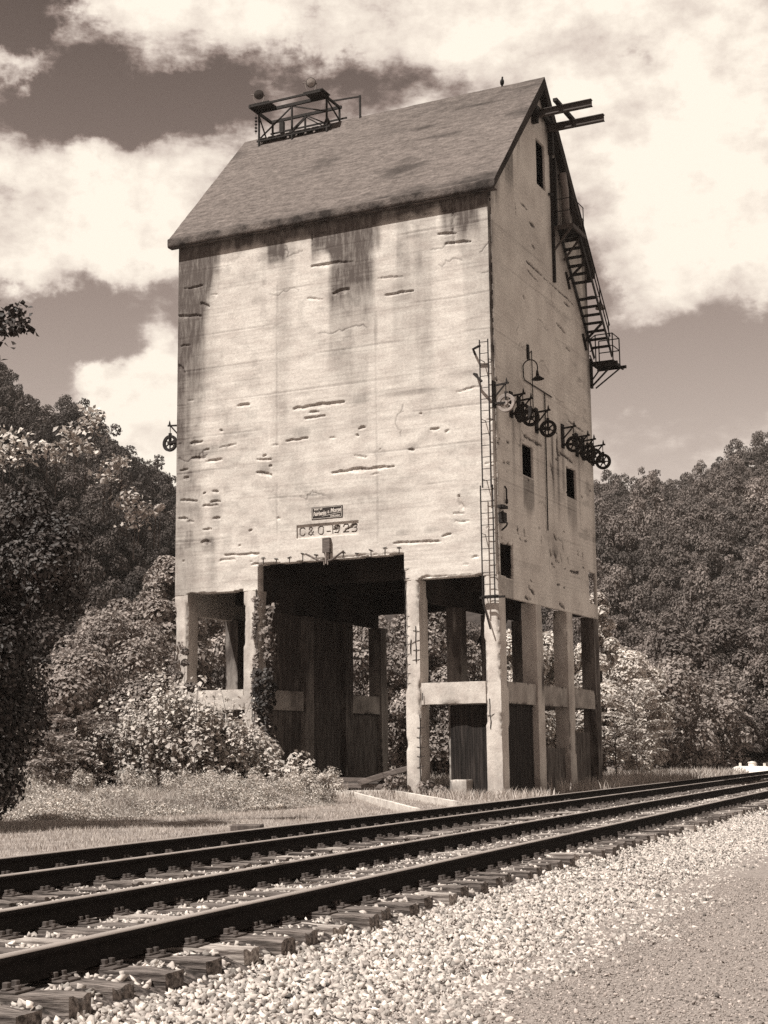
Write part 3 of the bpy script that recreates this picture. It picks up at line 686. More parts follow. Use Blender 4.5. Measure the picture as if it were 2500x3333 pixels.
def side_stain_shade(y, z, P):
    w = (fbm(P, (1.5, 0.25, 1), 3, 60)-0.5)
    rl = 21.0+np.minimum(y, DY-y)*1.127
    s = 0.75*sstep(1.9, 0.0, rl-z+w*2.6)*sstep(0.40, 0.6, fbm(P, (3, 0.25, 1), 2, 66))
    s += 0.6*sstep(0.45, 0.12, y+w*.25)*(1-0.3*sstep(14, 20, z))*sstep(0.35, .65, fbm(P, (1, 1.2, 1), 3, 65))
    for yy, a in ((1.75, .55), (2.45, .45), (5.9, .8), (6.5, .7), (7.1, .5), (9.0, .45), (4.2, .3)):
        s += a*np.exp(-((y-yy+w*.15)/0.13)**2)*sstep(9.4, 12.3, z+w*2)*(1-sstep(12.9, 13.3, z))
    s += 0.62*(1-sstep(0.5, 0.62, np.abs(y-3.2)))*sstep(9.5, 10.0, z+w)*(1-sstep(10.88, 10.92, z))
    s += 0.42*(1-sstep(0.5, 0.62, np.abs(y-8.0)))*sstep(9.3, 10.2, z+w)*(1-sstep(10.83, 10.87, z))
    s += 0.45*(1-sstep(0.5, 0.65, np.abs(y-0.85)))*(1-sstep(6.95, 7.02, z))
    s += 0.45*sstep(9.6, 10.7, y+w*1.0)*sstep(12, 18, z)
    s += 0.30*sstep(10.2, 10.8, y+w*.5)
    s += 0.30*sstep(5.9, 7.2, y+w*1.2)*sstep(18.2, 20.4, z+w*3)  # rear half of the gable: stains plus soffit shade painted in
    s += 0.20*sstep(0.5, 0.8, fbm(P, (0.35, 0.5, 1), 4, 61))
    s += 0.35*sstep(0.63, 0.8, fbm(P, (0.9, 2.2, 1), 4, 62))*sstep(5, 9, y)
    s += 0.5*np.exp(-((y-5.9)/0.55)**2)*np.exp(-((z-8.3)/0.55)**2)*sstep(.45, .6, fbm(P, (3, 2, 1), 3, 63))
    return np.clip(s*.85, 0, 0.95)
U = np.concatenate([[0.13], np.arange(0.164, 10.80, ST), [10.82]])
Z = np.arange(6.34, 27.0, ST)
def skeep(u, z):
    n1 = (vnoise(np.stack([u, z, u*0], -1), (4, 4, 1), 78)-0.5)*0.14
    top = z > 21.08+np.minimum(u, DY-u)*1.06
    a = (u > 2.6) & (u < 3.75) & (z > 10.92) & (z < 12.08)
    b = (u > 7.4) & (u < 8.58) & (z > 10.86+n1*.3) & (z < 12.05+n1*.5)
    c = (u > 0.22) & (u < 1.45+n1*.6) & (z > 7.02) & (z < 8.2+n1*1.3)
    d = (u > 9.75+n1*.6) & (u < 10.62) & (z > 6.92+n1) & (z < 8.2+n1)
    e = (u > 5.0) & (u < 5.98) & (z > 22.7) & (z < 24.58)
    f = (u > 6.75) & (u < 7.5) & (z > 21.55) & (z < 23.6)
    return ~(top | a | b | c | d | e | f)
skin('side_wall', U, Z, skeep, SPS, side_stain_shade, lambda u, z, d: np.stack([-d, u, z], -1), 1, M['side'], 13, joints=((5.2, 6.4, 9),), depth=0.07, back=0.10, spst=0.95)
# corner chamfer, back and left walls, inner faces
zc_ = np.arange(7.04, 21.11, .07); pc = [(-0.08, 0.0), (-.05, 0.05), (-0.05, 0.13), (0.0, 0.13)]
Vc = np.concatenate([np.stack([np.full(len(zc_), x), np.full(len(zc_), y), zc_], -1) for x, y in pc]); nzc = len(zc_)
Vc[:, :2] += (np.stack([fbm(Vc, (3, 3, 6), 2, 401), fbm(Vc, (3, 3, 6), 2, 402)], -1)-.5)*.03
ic = (np.arange(nzc-1)[None, :]+nzc*np.arange(3)[:, None]).ravel()
sc_ = np.clip(.35+.65*sstep(12.5, 15.5, Vc[:, 2]+3*(fbm(Vc, (1, 1, .8), 2, 403)-.5))+.9*(fbm(Vc, (1, 1, 1.5), 3, 404)-.5), 0, 1)
raw_mesh('corner_chamfer', Vc, np.stack([ic, ic+nzc, ic+nzc+1, ic+1], -1), M['side'], tower, attrs={'stain': sc_})
b = MB()
b.box((-WX, 0.41, 8.2), (-WX+0.35, DY-0.02, 21.1)); b.box((-WX+0.02, 0.43, 6.36), (-WX+0.33, DY-0.04, 8.2))
b.add([(-WX, 0.41, 20.9), (-WX+0.3, 0.41, 20.9), (-WX, DY-0.02, 20.9), (-WX+0.3, DY-0.02, 20.9), (-WX, DY/2, 27.0), (-WX+0.3, DY/2, 27.0)], [(0, 1, 5, 4), (2, 4, 5, 3), (0, 4, 2), (1, 3, 5)])
b.build('left_wall', M['side'], tower)
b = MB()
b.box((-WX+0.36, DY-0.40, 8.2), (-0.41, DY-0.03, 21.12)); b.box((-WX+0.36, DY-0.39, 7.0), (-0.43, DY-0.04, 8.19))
b.build('rear_wall', M['soot_shade'], tower)
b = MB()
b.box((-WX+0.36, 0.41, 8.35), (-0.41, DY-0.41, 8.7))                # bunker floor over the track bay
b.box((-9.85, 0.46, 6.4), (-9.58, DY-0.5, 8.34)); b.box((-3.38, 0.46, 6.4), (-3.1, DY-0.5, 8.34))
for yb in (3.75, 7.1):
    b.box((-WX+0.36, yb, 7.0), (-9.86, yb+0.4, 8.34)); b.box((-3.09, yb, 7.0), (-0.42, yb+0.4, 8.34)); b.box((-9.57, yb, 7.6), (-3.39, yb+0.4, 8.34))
b.box((-.75, 9.0, 6.42), (-.5, 10.2, 8.34)); b.build('bunker_floor', M['soot_shade'], tower)
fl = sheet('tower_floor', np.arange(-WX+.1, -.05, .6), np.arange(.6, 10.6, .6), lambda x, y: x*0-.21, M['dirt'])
# columns (four rows of four) and tie beams
XC = [(-WX, -12.46), (-10.02, -9.43), (-3.51, -2.96), (-0.56, -0.003)]
YC = [(0.003, 0.72), (3.58, 4.26), (6.94, 7.62), (10.22, 10.82)]
TOPS = {1: 8.33, 2: 8.33}
for i, (xa, xb) in enumerate(XC):
    for j, (ya, yb) in enumerate(YC):
        top = 7.06 if j == 0 else 6.4
        if j == 0 and i in (1, 2): top = 7.06
        outer = (j == 0 or i == 3)
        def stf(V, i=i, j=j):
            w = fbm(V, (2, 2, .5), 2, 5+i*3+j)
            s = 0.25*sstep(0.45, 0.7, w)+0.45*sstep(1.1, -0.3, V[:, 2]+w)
            if j > 0 and i < 3: s = s+0.45+0.45*sstep(2.5, 5.5, V[:, 2])  # inner columns darkened, most at the top, with painted interior shade
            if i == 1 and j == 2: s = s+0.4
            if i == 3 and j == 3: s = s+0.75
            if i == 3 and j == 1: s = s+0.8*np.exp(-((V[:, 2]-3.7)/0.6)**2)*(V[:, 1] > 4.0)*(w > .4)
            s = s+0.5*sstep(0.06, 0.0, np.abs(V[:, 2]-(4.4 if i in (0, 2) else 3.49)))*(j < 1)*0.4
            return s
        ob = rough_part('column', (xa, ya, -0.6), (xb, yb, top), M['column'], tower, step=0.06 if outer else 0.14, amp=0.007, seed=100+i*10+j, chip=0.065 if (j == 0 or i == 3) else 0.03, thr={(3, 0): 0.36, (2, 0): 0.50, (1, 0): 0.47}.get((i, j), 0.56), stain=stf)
def beam(a, b_, seed, dark=0.0, chip=0.05):
    rough_part('tie_beam', a, b_, M['column'], tower, step=0.09, amp=0.007, seed=seed, chip=chip, thr=0.5, stain=lambda V: dark+0.2*sstep(0.4, 0.7, fbm(V, (2, 2, 2), 2, seed)), vert_only=False)
ZB0, ZB1 = 2.76, 3.49
beam((-12.45, 0.05, ZB0), (-10.03, 0.60, ZB1), 201, 0.1); beam((-2.95, 0.05, ZB0), (-0.57, 0.60, ZB1), 202, 0.05)
for j in range(3):
    y0 = YC[j][1]+0.01; y1 = YC[j+1][0]-0.01
    beam((-0.50, y0, ZB0), (-0.05, y1, ZB1), 210+j, 0.35); beam((-WX+0.06, y0, ZB0), (-12.55, y1, ZB1), 214+j, 0.3)
    if j != 1: beam((-9.95, y0, ZB0), (-9.5, y1, ZB1), 218+j, 0.4)
    if j > 0: beam((-3.45, y0, ZB0), (-3.05, y1, ZB1), 222+j, 0.4)
beam((-12.45, 10.3, ZB0), (-10.03, 10.75, ZB1), 230, 0.5); beam((-2.95, 10.3, ZB0), (-0.57, 10.75, ZB1), 231, 0.5)
def infill(a, b_, seed):
    rough_part('infill_wall', a, b_, M['column'], tower, step=0.2, amp=0.006, seed=seed, stain=lambda V: 0.85+0.2*sstep(2.4, 5, V[:, 2])+0.1*fbm(V, (.8, .8, .8), 2, seed))  # infill darkened upward, interior shade put into its colour
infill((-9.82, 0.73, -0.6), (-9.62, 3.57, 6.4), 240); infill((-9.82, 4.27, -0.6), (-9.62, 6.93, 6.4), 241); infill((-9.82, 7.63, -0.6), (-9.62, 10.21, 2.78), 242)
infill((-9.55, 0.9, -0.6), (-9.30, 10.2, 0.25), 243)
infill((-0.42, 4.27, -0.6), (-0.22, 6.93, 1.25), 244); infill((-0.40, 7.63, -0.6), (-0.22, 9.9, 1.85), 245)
# date panel with engraved strokes
def strokes():
    g = {'C': [[(1, .82), (.75, 1), (.25, 1), (0, .8), (0, .2), (.25, 0), (.75, 0), (1, .2)]],
         '&': [[(1, 0), (.2, .72), (.25, .95), (.55, 1), (.75, .85), (.7, .65), (.1, .3), (.05, .12), (.3, 0), (.65, .05), (1, .4)]],
         'O': [[(.25, 0), (0, .2), (0, .8), (.25, 1), (.75, 1), (1, .8), (1, .2), (.75, 0), (.25, 0)]],
         '-': [[(.1, .28), (.9, .28)]], '1': [[(.4, 0), (.4, 1)]],
         '9': [[(.1, .1), (.7, .05), (1, .4), (1, .8), (.75, 1), (.25, 1), (0, .8), (.1, .55), (.9, .5)]],
         '2': [[(0, .75), (.2, 1), (.75, 1), (1, .8), (.9, .55), (0, .05), (1, .05)]],
         '3': [[(0, .95), (.7, 1), (1, .8), (.8, .58), (.4, .52)], [(.8, .5), (1, .25), (.75, 0), (0, .02)]]}
    out = []
    for ch, x in (('C', -7.68), ('&', -7.33), ('O', -6.92), ('-', -6.58), ('1', -6.42), ('9', -6.27), ('2', -5.90), ('3', -5.56)):
        w = 0.16 if ch in '-' else 0.20
        for poly in g[ch]:
            out += [((x+w*p[0], 8.93+0.29*p[1]), (x+w*q[0], 8.93+0.29*q[1])) for p, q in zip(poly[:-1], poly[1:])]
    return out
su = 0.011; PU = np.arange(PX0-0.03, PX1+0.04, su); PZ = np.arange(PZ0-0.03, PZ1+0.05, su)
UU, ZZ = np.meshgrid(PU, PZ); u = UU.ravel(); z = ZZ.ravel(); P = np.stack([u, z, u*0], -1)
d = np.full(len(u), 0.045)+(fbm(P, (9, 9, 1), 3, 5)-0.5)*0.01; st = 0.08+0.3*sstep(.5, .8, fbm(P, (3, 3, 1), 3, 6))
for (p, q) in strokes():
    dx, dz = q[0]-p[0], q[1]-p[1]; tt = np.clip(((u-p[0])*dx+(z-p[1])*dz)/(dx*dx+dz*dz+1e-9), 0, 1)
    dist = np.hypot(u-(p[0]+tt*dx), z-(p[1]+tt*dz)); k = 1-sstep(0.016, 0.026, dist); d = np.maximum(d, 0.045+0.04*k); st = np.maximum(st, 0.85*k)
for (cx, cz, rx, rz) in ((-6.17, 9.12, .17, .09), (-5.50, 9.17, .19, .07), (-5.72, 9.07, .14, .04)):
    e = np.hypot((u-cx)/rx, (z-cz-0.3*(u-cx))/rz)+(fbm(P, (14, 14, 1), 3, 9)-.5)*1.2; k = 1-sstep(.8, 1.1, e); d = d+k*0.05*(0.5+fbm(P, (25, 25, 1), 2, 4)); st = np.maximum(st, k*.6)
n = len(PU); i = (np.arange(n-1)[None, :]+n*np.arange(len(PZ)-1)[:, None]).ravel()
raw_mesh('date_panel', np.stack([u, d, z], -1), np.stack([i, i+1, i+n+1, i+n], -1), M['wall'], tower, attrs={'stain': st})
# exposed reinforcement on the front columns
def rebar(x, z0, z1, seed, y=-0.012, ties=True):
    rg = np.random.default_rng(seed); b = MB(); zz = np.arange(z0, z1, 0.25)
    b.tube([(x+rg.normal(0, .012), y+abs(rg.normal(0, .008))*-1, q) for q in zz], 0.016, 5)
    if ties:
        for q in np.arange(z0+.1, z1, 0.33):
            if rg.random() < .75: b.tube([(x-.10-rg.random()*.05, y+.01, q+rg.normal(0, .04)), (x+.02, y-.01, q), (x+.13+rg.random()*.04, y+.02, q+rg.normal(0, .03))], 0.009, 4)
    b.build('exposed_rebar', M['iron'], tower)
rebar(-3.10, 4.2, 5.6, 1); rebar(-3.30, 4.5, 5.2, 2, ties=False); rebar(-2.99, -0.1, 2.5, 3); rebar(-0.40, 1.9, 3.0, 4); rebar(-9.47, 4.6, 7.2, 5, ties=False); rebar(-9.46, 1.5, 4.2, 6)
rebar(-3.47, 3.4, 7.6, 7, ties=True); rebar(-2.86, 2.9, 3.3, 8)
b = MB(); rg = np.random.default_rng(5)
for x in np.linspace(-9.2, -3.7, 11):
    h = .10+rg.random()*.2; b.tube([(x, -.01, 8.0), (x+.01, -.02, 8.0+h)], .012, 4); b.tube([(x-.08, -.015, 8.0+h+rg.normal(0, .02)), (x+.09, -.02, 8.0+h+rg.normal(0, .03))], .012, 4)
b.build('exposed_rebar', M['iron'], tower)

# roof
OV = 0.30
def roofz(y): return ZR-abs(y-DY/2)*1.087
def roof_slope(front):
    nx, ny = 230, 110
    X, T = np.meshgrid(np.linspace(-WX-OV, OV, nx), np.linspace(0, 1, ny)); x = X.ravel(); t = T.ravel()
    y = -OV+t*(DY/2+OV) if front else DY+OV-t*(DY/2+OV)
    z = roofz(y); P = np.stack([x, y, z], -1)
    bmp = (fbm(P, (1.2, 2.5, 2.5), 4, 33)-0.5)*0.05
    stn = 0.8*sstep(.5, .75, fbm(P, (0.5, 1.6, 1.6), 4, 34))*sstep(.42, .62, fbm(P, (.25, .25, .25), 2, 36))+0.45*sstep(0.05, 0.0, t)+0.5*sstep(.62, .75, fbm(P, (2, 6, 6), 3, 35))*sstep(.35, .0, t)
    if front:
        stn = np.clip(stn+0.25*sstep(.55, .9, t)*sstep(-9, -3, x), 0, 1)
    V = np.stack([x, y, z+bmp], -1); i = (np.arange(nx-1)[None, :]+nx*np.arange(ny-1)[:, None]).ravel()
    F = np.stack([i, i+1, i+nx+1, i+nx], -1)
    o = raw_mesh('roof_slope', V, F if front else F[:, ::-1], M['roof'], roof, attrs={'stain': stn})
    return o
roofb = MB()
y0, y1, ym = -OV+0.02, DY+OV-0.02, DY/2; zt = -0.04; th = 0.36
xa, xb = -WX-OV+0.02, OV-0.02
pv = [(y0, roofz(y0)+zt), (ym, ZR+zt), (y1, roofz(y1)+zt), (y1, roofz(y1)+zt-0.33), (ym, ZR+zt-0.5), (y0, roofz(y0)+zt-0.33)]
V = [(xa, a, c) for a, c in pv]+[(xb, a, c) for a, c in pv]
roofb.add(V, [(0, 1, 7, 6), (1, 2, 8, 7), (2, 3, 9, 8), (3, 4, 10, 9), (4, 5, 11, 10), (5, 0, 6, 11), (0, 5, 4, 1), (1, 4, 3, 2), (6, 7, 10, 11), (7, 8, 9, 10)])
roof = roofb.build('roof', M['soot_shade'], tower)
roof_slope(True); roof_slope(False)
# rounded, crumbling eave lip
nx = 420; xs_ = np.linspace(-WX-OV-0.02, OV+0.02, nx); prof = [(0.03, 0.055), (-0.015, 0.02), (-0.02, -0.02), (-0.02, -0.2), (-0.01, -0.29), (0.03, -0.315), (0.29, -0.32)]
V = []
for (dy, dz) in prof:
    P = np.stack([xs_, np.full(nx, dy*3), np.full(nx, dz*3)], -1); nn = fbm(P, (5, 5, 5), 3, 50)-.5; n3 = fbm(P, (1.1, 4, 4), 2, 52)-.5
    V.append(np.stack([xs_, -OV+dy+nn*.02, roofz(-OV)+dz+nn*.012], -1))
V = np.concatenate(V); i = (np.arange(nx-1)[None, :]+nx*np.arange(len(prof)-1)[:, None]).ravel()
raw_mesh('eave', V, np.stack([i, i+nx, i+nx+1, i+1], -1), M['eave'], roof)

# ------------------------------------------------------------------ things fixed to the tower
# maker's sign
sg = empty('maker_sign', (-6.54, 0, 9.48)); tag(sg, 'small dark maker\'s sign with pale script lettering set above the engraved date panel', 'sign')
b = MB(); b.box((-0.63, -0.012, 0.0), (0.63, 0.02, 0.45)); b.build('sign_plate', M['plate'], sg)
b = MB()
for (p, q) in (((-.59, .03), (.59, .03)), ((-.59, .42), (.59, .42)), ((-.59, .03), (-.59, .42)), ((.59, .03), (.59, .42))): b.bar((p[0], -.018, p[1]), (q[0], -.018, q[1]), .012)
b.bar((-.2, -.018, .10), (.57, -.018, .19), .014)
b.build('sign_border', M['letter'], sg)
def text(body, size, loc, mt, parent, name='lettering', ext=0.006, shear=0.0, rot=0.0, sx=1.0, bold=0.0):
    cu = bpy.data.curves.new(name, 'FONT'); cu.body = body; cu.size = size; cu.extrude = ext; cu.shear = shear; cu.offset = bold; cu.resolution_u = 3
    t_ = bpy.data.objects.new(name, cu); COL.objects.link(t_)
    dg = bpy.context.evaluated_depsgraph_get(); me = bpy.data.meshes.new_from_object(t_.evaluated_get(dg)); bpy.data.objects.remove(t_)
    me.materials.clear(); me.materials.append(mt)
    o = bpy.data.objects.new(name, me); COL.objects.link(o); o.parent = parent; o.location = loc; o.rotation_euler = (R(90), rot, 0); o.scale = (sx, 1, 1)
    return o
text('BUILT BY', .085, (-.52, -.02, .335), M['letter'], sg, bold=.003)
text('Fairbanks', .205, (-.55, -.02, .13), M['letter'], sg, shear=.2, rot=R(-3), sx=.68, bold=.006)
text('&', .15, (.02, -.02, .19), M['letter'], sg)
text('Morse', .225, (.15, -.02, .20), M['letter'], sg, shear=.2, rot=R(-4), sx=.72, bold=.006)
text('CHICAGO', .085, (.14, -.02, .055), M['letter'], sg, bold=.003)
# bracket block with two spread arms under the date panel
br = empty('bracket_with_arms', (-6.53, 0, 7.85)); tag(br, 'timber block with two spread pipe arms below the date panel, over the big opening', 'bracket')
b = MB(); b.box((-.15, -.14, .38), (.15, .0, .92)); b.build('block', M['timber'], br, bevel=.01)
b = MB(); b.tube([(0, -.12, .40), (0, -.14, -.02)], .03); b.tube([(-.07, -.14, 0.1), (-.07, -.14, -.06)], .025); b.tube([(.08, -.14, 0.1), (.08, -.14, -.06)], .025); b.build('stem', M['galv'], br)
for s in (-1, 1):
    b = MB(); b.tube([(s*.05, -.13, .08), (s*.25, -.17, .10), (s*.77, -.24, .38)], .035, 8); b.build('arm', M['timber'], br)
# ladders near the front right corner
def ladder(x0, x1, z0, z1, y, label, sp=0.405, tilt=0.0, top=0.0):
    o = empty('wall_ladder', ((x0+x1)/2, y, z0)); tag(o, label, 'ladder'); h = z1-z0; w = (x1-x0)/2
    b = MB()
    for s in (-1, 1): b.bar((s*w, 0, 0), (s*w+tilt, 0, h+(top if s < 0 else 0)), .045, .016, up=(0, 1, 0))
    b.build('side_rails', M['iron'], o)
    z = .25
    while z < h:
        b = MB(); b.tube([(-w, 0, z), (w, 0, z)], .013, 6); b.build('rung', M['iron'], o); z += sp
    b = MB()
    for z in np.arange(.3, h, 2.1):
        for s in (-1, 1): b.bar((s*w, 0, z), (s*w+.02, -y+.01, z), .03, .01)
    b.build('wall_brackets', M['iron'], o); return o
ladder(-.355, -.045, 10.0, 15.2, -.36, 'narrow upper wall ladder beside the right edge of the front wall, above the wider ladder', tilt=.0)
ladder(-.46, -.02, 6.05, 10.1, -.30, 'wider lower wall ladder beside the corner above the right front column')
b = MB()
b.tube([(-.33, -.36, 15.0), (-.62, -.30, 14.92), (-.66, -.02, 14.80)], .045, 8); o = b.build('pipe_stub', M['iron'], None); tag(o, 'rusty pipe stub sticking out left of the upper ladder\'s top', 'pipe')
b = MB(); b.tube([(-.30, -.36, 13.72), (-.60, -.32, 14.03), (-.62, -.02, 14.08)], .045, 8); o = b.build('pipe_stub', M['iron'], None); tag(o, 'rusty pipe stub slanting up left of the upper ladder, level with the pale pulley\'s arm', 'pipe')
# broken beam bracket at the foot of the ladder
b = MB(); b.bar((-.62, -.16, 6.28), (.28, -.16, 6.28), .09, .07); b.bar((-.6, -.05, 6.3), (-.25, -.2, 5.2), .04); b.bar((-.5, -.32, 6.31), (.1, -.32, 6.31), .05); o = b.build('ladder_foot_bracket', M['iron'], None)
tag(o, 'bent iron bracket under the lower ladder on the right front column', 'bracket')
# conduit box cluster on the corner
b = MB(); b.box((.01, .05, 9.35), (.22, .5, 9.45)); b.box((.03, .10, 8.85), (.20, .42, 9.2)); b.tube([(.1, .1, 9.0), (.3, .2, 8.8), (.15, .45, 8.75), (.05, .3, 8.6)], .03); b.tube([(.1, -.1, 9.1), (.15, .2, 9.25), (.1, .5, 9.0)], .025)
o = b.build('junction_box', M['iron'], None); tag(o, 'tangled rusty junction box on the tower corner beside the lower ladder', 'junction box')

# cable pulleys
def pulley(x, y, z, sgn, label, mt=None, group='cable pulleys on the tower walls', tiltz=0.0, rot=0.0):
    """wall side at x; z is the hub height"""
    o = empty('cable_pulley', (x, y, z)); tag(o, label, 'pulley', group); mt = mt or M['iron']; s = sgn; Rr = 0.47
    b = MB(); b.box((min(0, s*.06), -.13, -.12), (max(0, s*.06), .13, .82)); b.build('wall_plate', M['iron'], o)
    b = MB(); b.bar((s*.05, 0, .66), (s*.58, 0, .70), .06); b.lathe((s*.50, 0, .72), (0, 0, 1), [(0, .045), (.10, .03), (.18, .006)], 8); b.build('arm', M['iron'], o)
    b = MB(); b.bar((s*.05, 0, .25), (s*.44, 0, .66), .045); b.build('brace', M['iron'], o)
    b = MB(); b.bar((s*.02, .07, .02), (s*Rr, .07, .0), .07, .035, up=(0, 1, 0)); b.bar((s*.02, -.07, .02), (s*Rr, -.07, .0), .07, .035, up=(0, 1, 0)); b.build('strut', M['iron'], o)
    b = MB(); b.tube([(s*Rr, 0, .68), (s*Rr, 0, .42)], .016, 6); b.box((s*Rr-.045, -.05, .26), (s*Rr+.045, .05, .40)); b.bar((s*Rr, .06, .34), (s*Rr, .06, 0), .035); b.bar((s*Rr, -.06, .34), (s*Rr, -.06, 0), .035); b.build('hanger', M['iron'], o)
    b = MB(); b.lathe((s*Rr, 0, 0), (0, 1, 0), [(-.045, .215), (-.055, .31), (-.04, .325), (0, .285), (.04, .325), (.055, .31), (.045, .215), (-.045, .215)], 32)
    b.lathe((s*Rr, 0, 0), (0, 1, 0), [(-.08, .0), (-.08, .08), (.08, .08), (.08, 0)], 12)
    for k in range(6):
        a = rot+k*math.pi/3+.52; c, d_ = math.cos(a), math.sin(a); b.bar((s*Rr+c*.04, 0, d_*.04), (s*Rr+c*.24, 0, d_*.24), .05, .04)
    b.build('wheel', mt, o); return o
for i, (y, z, lb) in enumerate([(-.08, 12.93, 'pale painted spoked pulley, nearest of the row, at the tower corner beside the ladder'), (1.55, 12.91, 'dark spoked pulley just right of the pale pulley, overlapping the next one'), (2.32, 12.90, 'third dark pulley from the ladder, partly hidden by the one before it'),
                     (4.13, 12.84, 'dark pulley hanging alone above the first square window'), (7.05, 12.80, 'dark pulley on its bracket above the second square window'), (8.72, 12.76, 'dark pulley right of the one over the second window, first of the overlapping far pair'), (9.5, 12.75, 'dark pulley behind in the overlapping far pair near the rear corner'), (10.76, 12.74, 'last dark pulley, silhouetted against the sky at the rear corner')]):
    o = pulley(0, y, z, 1, lb, M['paintwheel'] if i == 0 else None, rot=i*.37)
    if i == 7: o.location.y = 10.7
pulley(-WX, .25, 13.0, -1, 'single spoked pulley on the left side of the tower against a bright cloud')
# gooseneck lamp and conduits on the side wall
lp = empty('gooseneck_lamp', (0, 2.95, 14.45)); tag(lp, 'gooseneck lamp with a flared shade on the shaded side wall above the pulleys', 'lamp')
b = MB(); a = np.linspace(0, math.pi*1.12, 12); b.tube([(.04, 2.95, 0), (.04, .0, 0.02), (.05, -.12, .12)]+[(.30-.27*math.cos(t), -.14+.03*t, .42+.30*math.sin(t)) for t in a[1:]], .022, 8); b.build('neck', M['iron'], lp)
b = MB(); cx, cz = .30-.27*math.cos(a[-1]), .42+.30*math.sin(a[-1]); b.lathe((cx, -.05, cz), (.05, 0, -1), [(0, .03), (.10, .05), (.22, .07), (.34, .24), (.345, .23), (.24, .06), (.1, .03)], 20); b.build('shade', M['iron'], lp)
b = MB(); b.tube([(.06, 3.72, 13.2), (.06, 3.72, 15.62)], .018, 6); b.tube([(.06, 3.72, 15.62), (.10, 3.6, 15.7), (.06, 3.48, 15.6)], .02, 6); b.box((.0, 3.34, 15.35), (.07, 3.47, 15.9)); o = b.build('conduit', M['iron'], None); tag(o, 'thin vertical conduit with a small insulator plate at its top, behind the gooseneck lamp', 'conduit')
b = MB(); b.tube([(.05, 5.05, 14.42), (.05, 4.98, 9.2)], .024, 6); o = b.build('conduit', M['iron'], None); tag(o, 'long vertical conduit running down the side wall between the two square windows', 'conduit')
# bent hook left of the first window and small hook on the far wall, hidden small iron bits
b = MB(); b.tube([(.02, .75, 10.2), (.08, .75, 10.1), (.08, .75, 9.75)], .03, 6); b.lathe((.08, .75, 9.75), (0, 0, -1), [(0, .04), (.12, .06), (.2, .01)], 8); o = b.build('hook', M['iron'], None); tag(o, 'small iron hook on the side wall near the corner, left of the first window', 'hook')
# hoist beams at the gable
for y, lb in ((4.85, 'near steel hoist beam jutting out under the gable peak'), (6.35, 'far steel hoist beam jutting out beyond the roof edge')):
    b = MB(); L_ = 2.35; z = 25.45
    b.box((-.3, y-.10, z+.10), (L_, y+.10, z+.125)); b.box((-.3, y-.10, z-.15), (L_, y+.10, z-.125)); b.box((-.3, y-.012, z-.125), (L_, y+.012, z+.10))
    o = b.build('hoist_beam', M['iron_light'], None); tag(o, lb, 'steel beam', 'hoist beams under the gable')
b = MB(); b.bar((1.05, 4.35, 25.64), (1.05, 6.6, 25.64), .17, .12); o = b.build('cross_member', M['iron'], None); tag(o, 'steel cross member lying across both hoist beams, out in the air', 'steel beam')
b = MB(); b.bar((.14, 4.35, 25.66), (.14, 6.7, 25.66), .17, .14); b.box((.0, 4.55, 25.0), (.24, 4.75, 25.58)); b.box((.0, 6.4, 24.4), (.2, 6.6, 25.3)); o = b.build('wall_header_beam', M['iron'], None); tag(o, 'steel header beam flat against the gable wall where the hoist beams enter', 'steel beam')
# pipe shaft, platform, stair and landing on the side wall
b = MB(); b.tube([(.20, 7.75, 21.55), (.20, 7.72, 23.3), (.16, 7.6, 24.0)], .16, 14); o = b.build('vent_pipe', M['galv'], None, smooth=True); tag(o, 'pale sheet metal pipe rising from the stair platform up the gable wall', 'pipe')
b = MB(); b.box((.0, 6.52, 19.2), (.10, 6.66, 24.8)); b.box((.0, 6.62, 21.6), (.22, 6.72, 24.3)); b.bar((.05, 6.25, 22.7), (.1, 6.6, 22.75), .09); o = b.build('door_guide', M['iron'], None); tag(o, 'tall steel channel fixed to the gable wall beside the dark doorway', 'steel channel')
pl = empty('stair_platform', (0, 6.6, 21.5)); tag(pl, 'upper steel platform at the doorway where the outside stair starts', 'platform')
b = MB()
for k in range(5): b.box((.03, .02+k*.30, -.04), (.86, .29+k*.30, 0))
b.build('deck', M['iron'], pl)
b = MB(); b.box((.0, -.06, -.2), (.90, .02, -.04)); b.box((.82, .03, -.2), (.90, 1.5, -.04)); b.box((.0, 1.5, -.2), (.90, 1.56, -.04)); b.bar((.82, -.02, -.16), (.04, -.02, -1.05), .07); b.bar((.82, 1.2, -.16), (.04, 1.2, -1.05), .07); b.build('frame', M['iron_light'], pl)
b = MB()
for y in (0, 1.35): b.tube([(.86, y, 0), (.86, y, 1.05)], .02, 6)
for z in (.55, 1.05): b.tube([(.05, 0, z), (.86, 0, z), (.86, 1.4, z)], .02, 6)
b.build('railing', M['iron'], pl)
stt = empty('outside_stair', (0, 7.9, 20.8)); tag(stt, 'steep rusty steel stair running down the side wall to the rear corner', 'stair')
sl = np.array([0, 3.15, -3.45]); S0 = np.array([0, 0.0, .15])
for x in (.06, .82):
    b = MB(); p = S0+np.array([x, -.6, .66]); q = S0+sl+np.array([x, .25, -.25]); b.bar(p, q, .03, .20, up=(0, 1, 1)); b.build('stringer', M['iron'], stt)
for k in range(13):
    if k in (5,): continue
    f = k/12.5; c = S0+sl*f; b = MB(); b.box((.06, c[1]-.10, c[2]-.06), (.82, c[1]+.14, c[2]-.01)); b.build('tread', M['iron'], stt)
b = MB()
for f in (0.0, .3, .62, .95): c = S0+sl*f; b.tube([(.84, c[1], c[2]), (.84, c[1], c[2]+1.0)], .022, 6)
for h in (.55, 1.02): b.tube([(.84, -.75, .15+h+.72), (.84, -.35, .15+h+.35), tuple(S0+sl*1.0+np.array([.84, 0, h-.02]))], .026, 6)
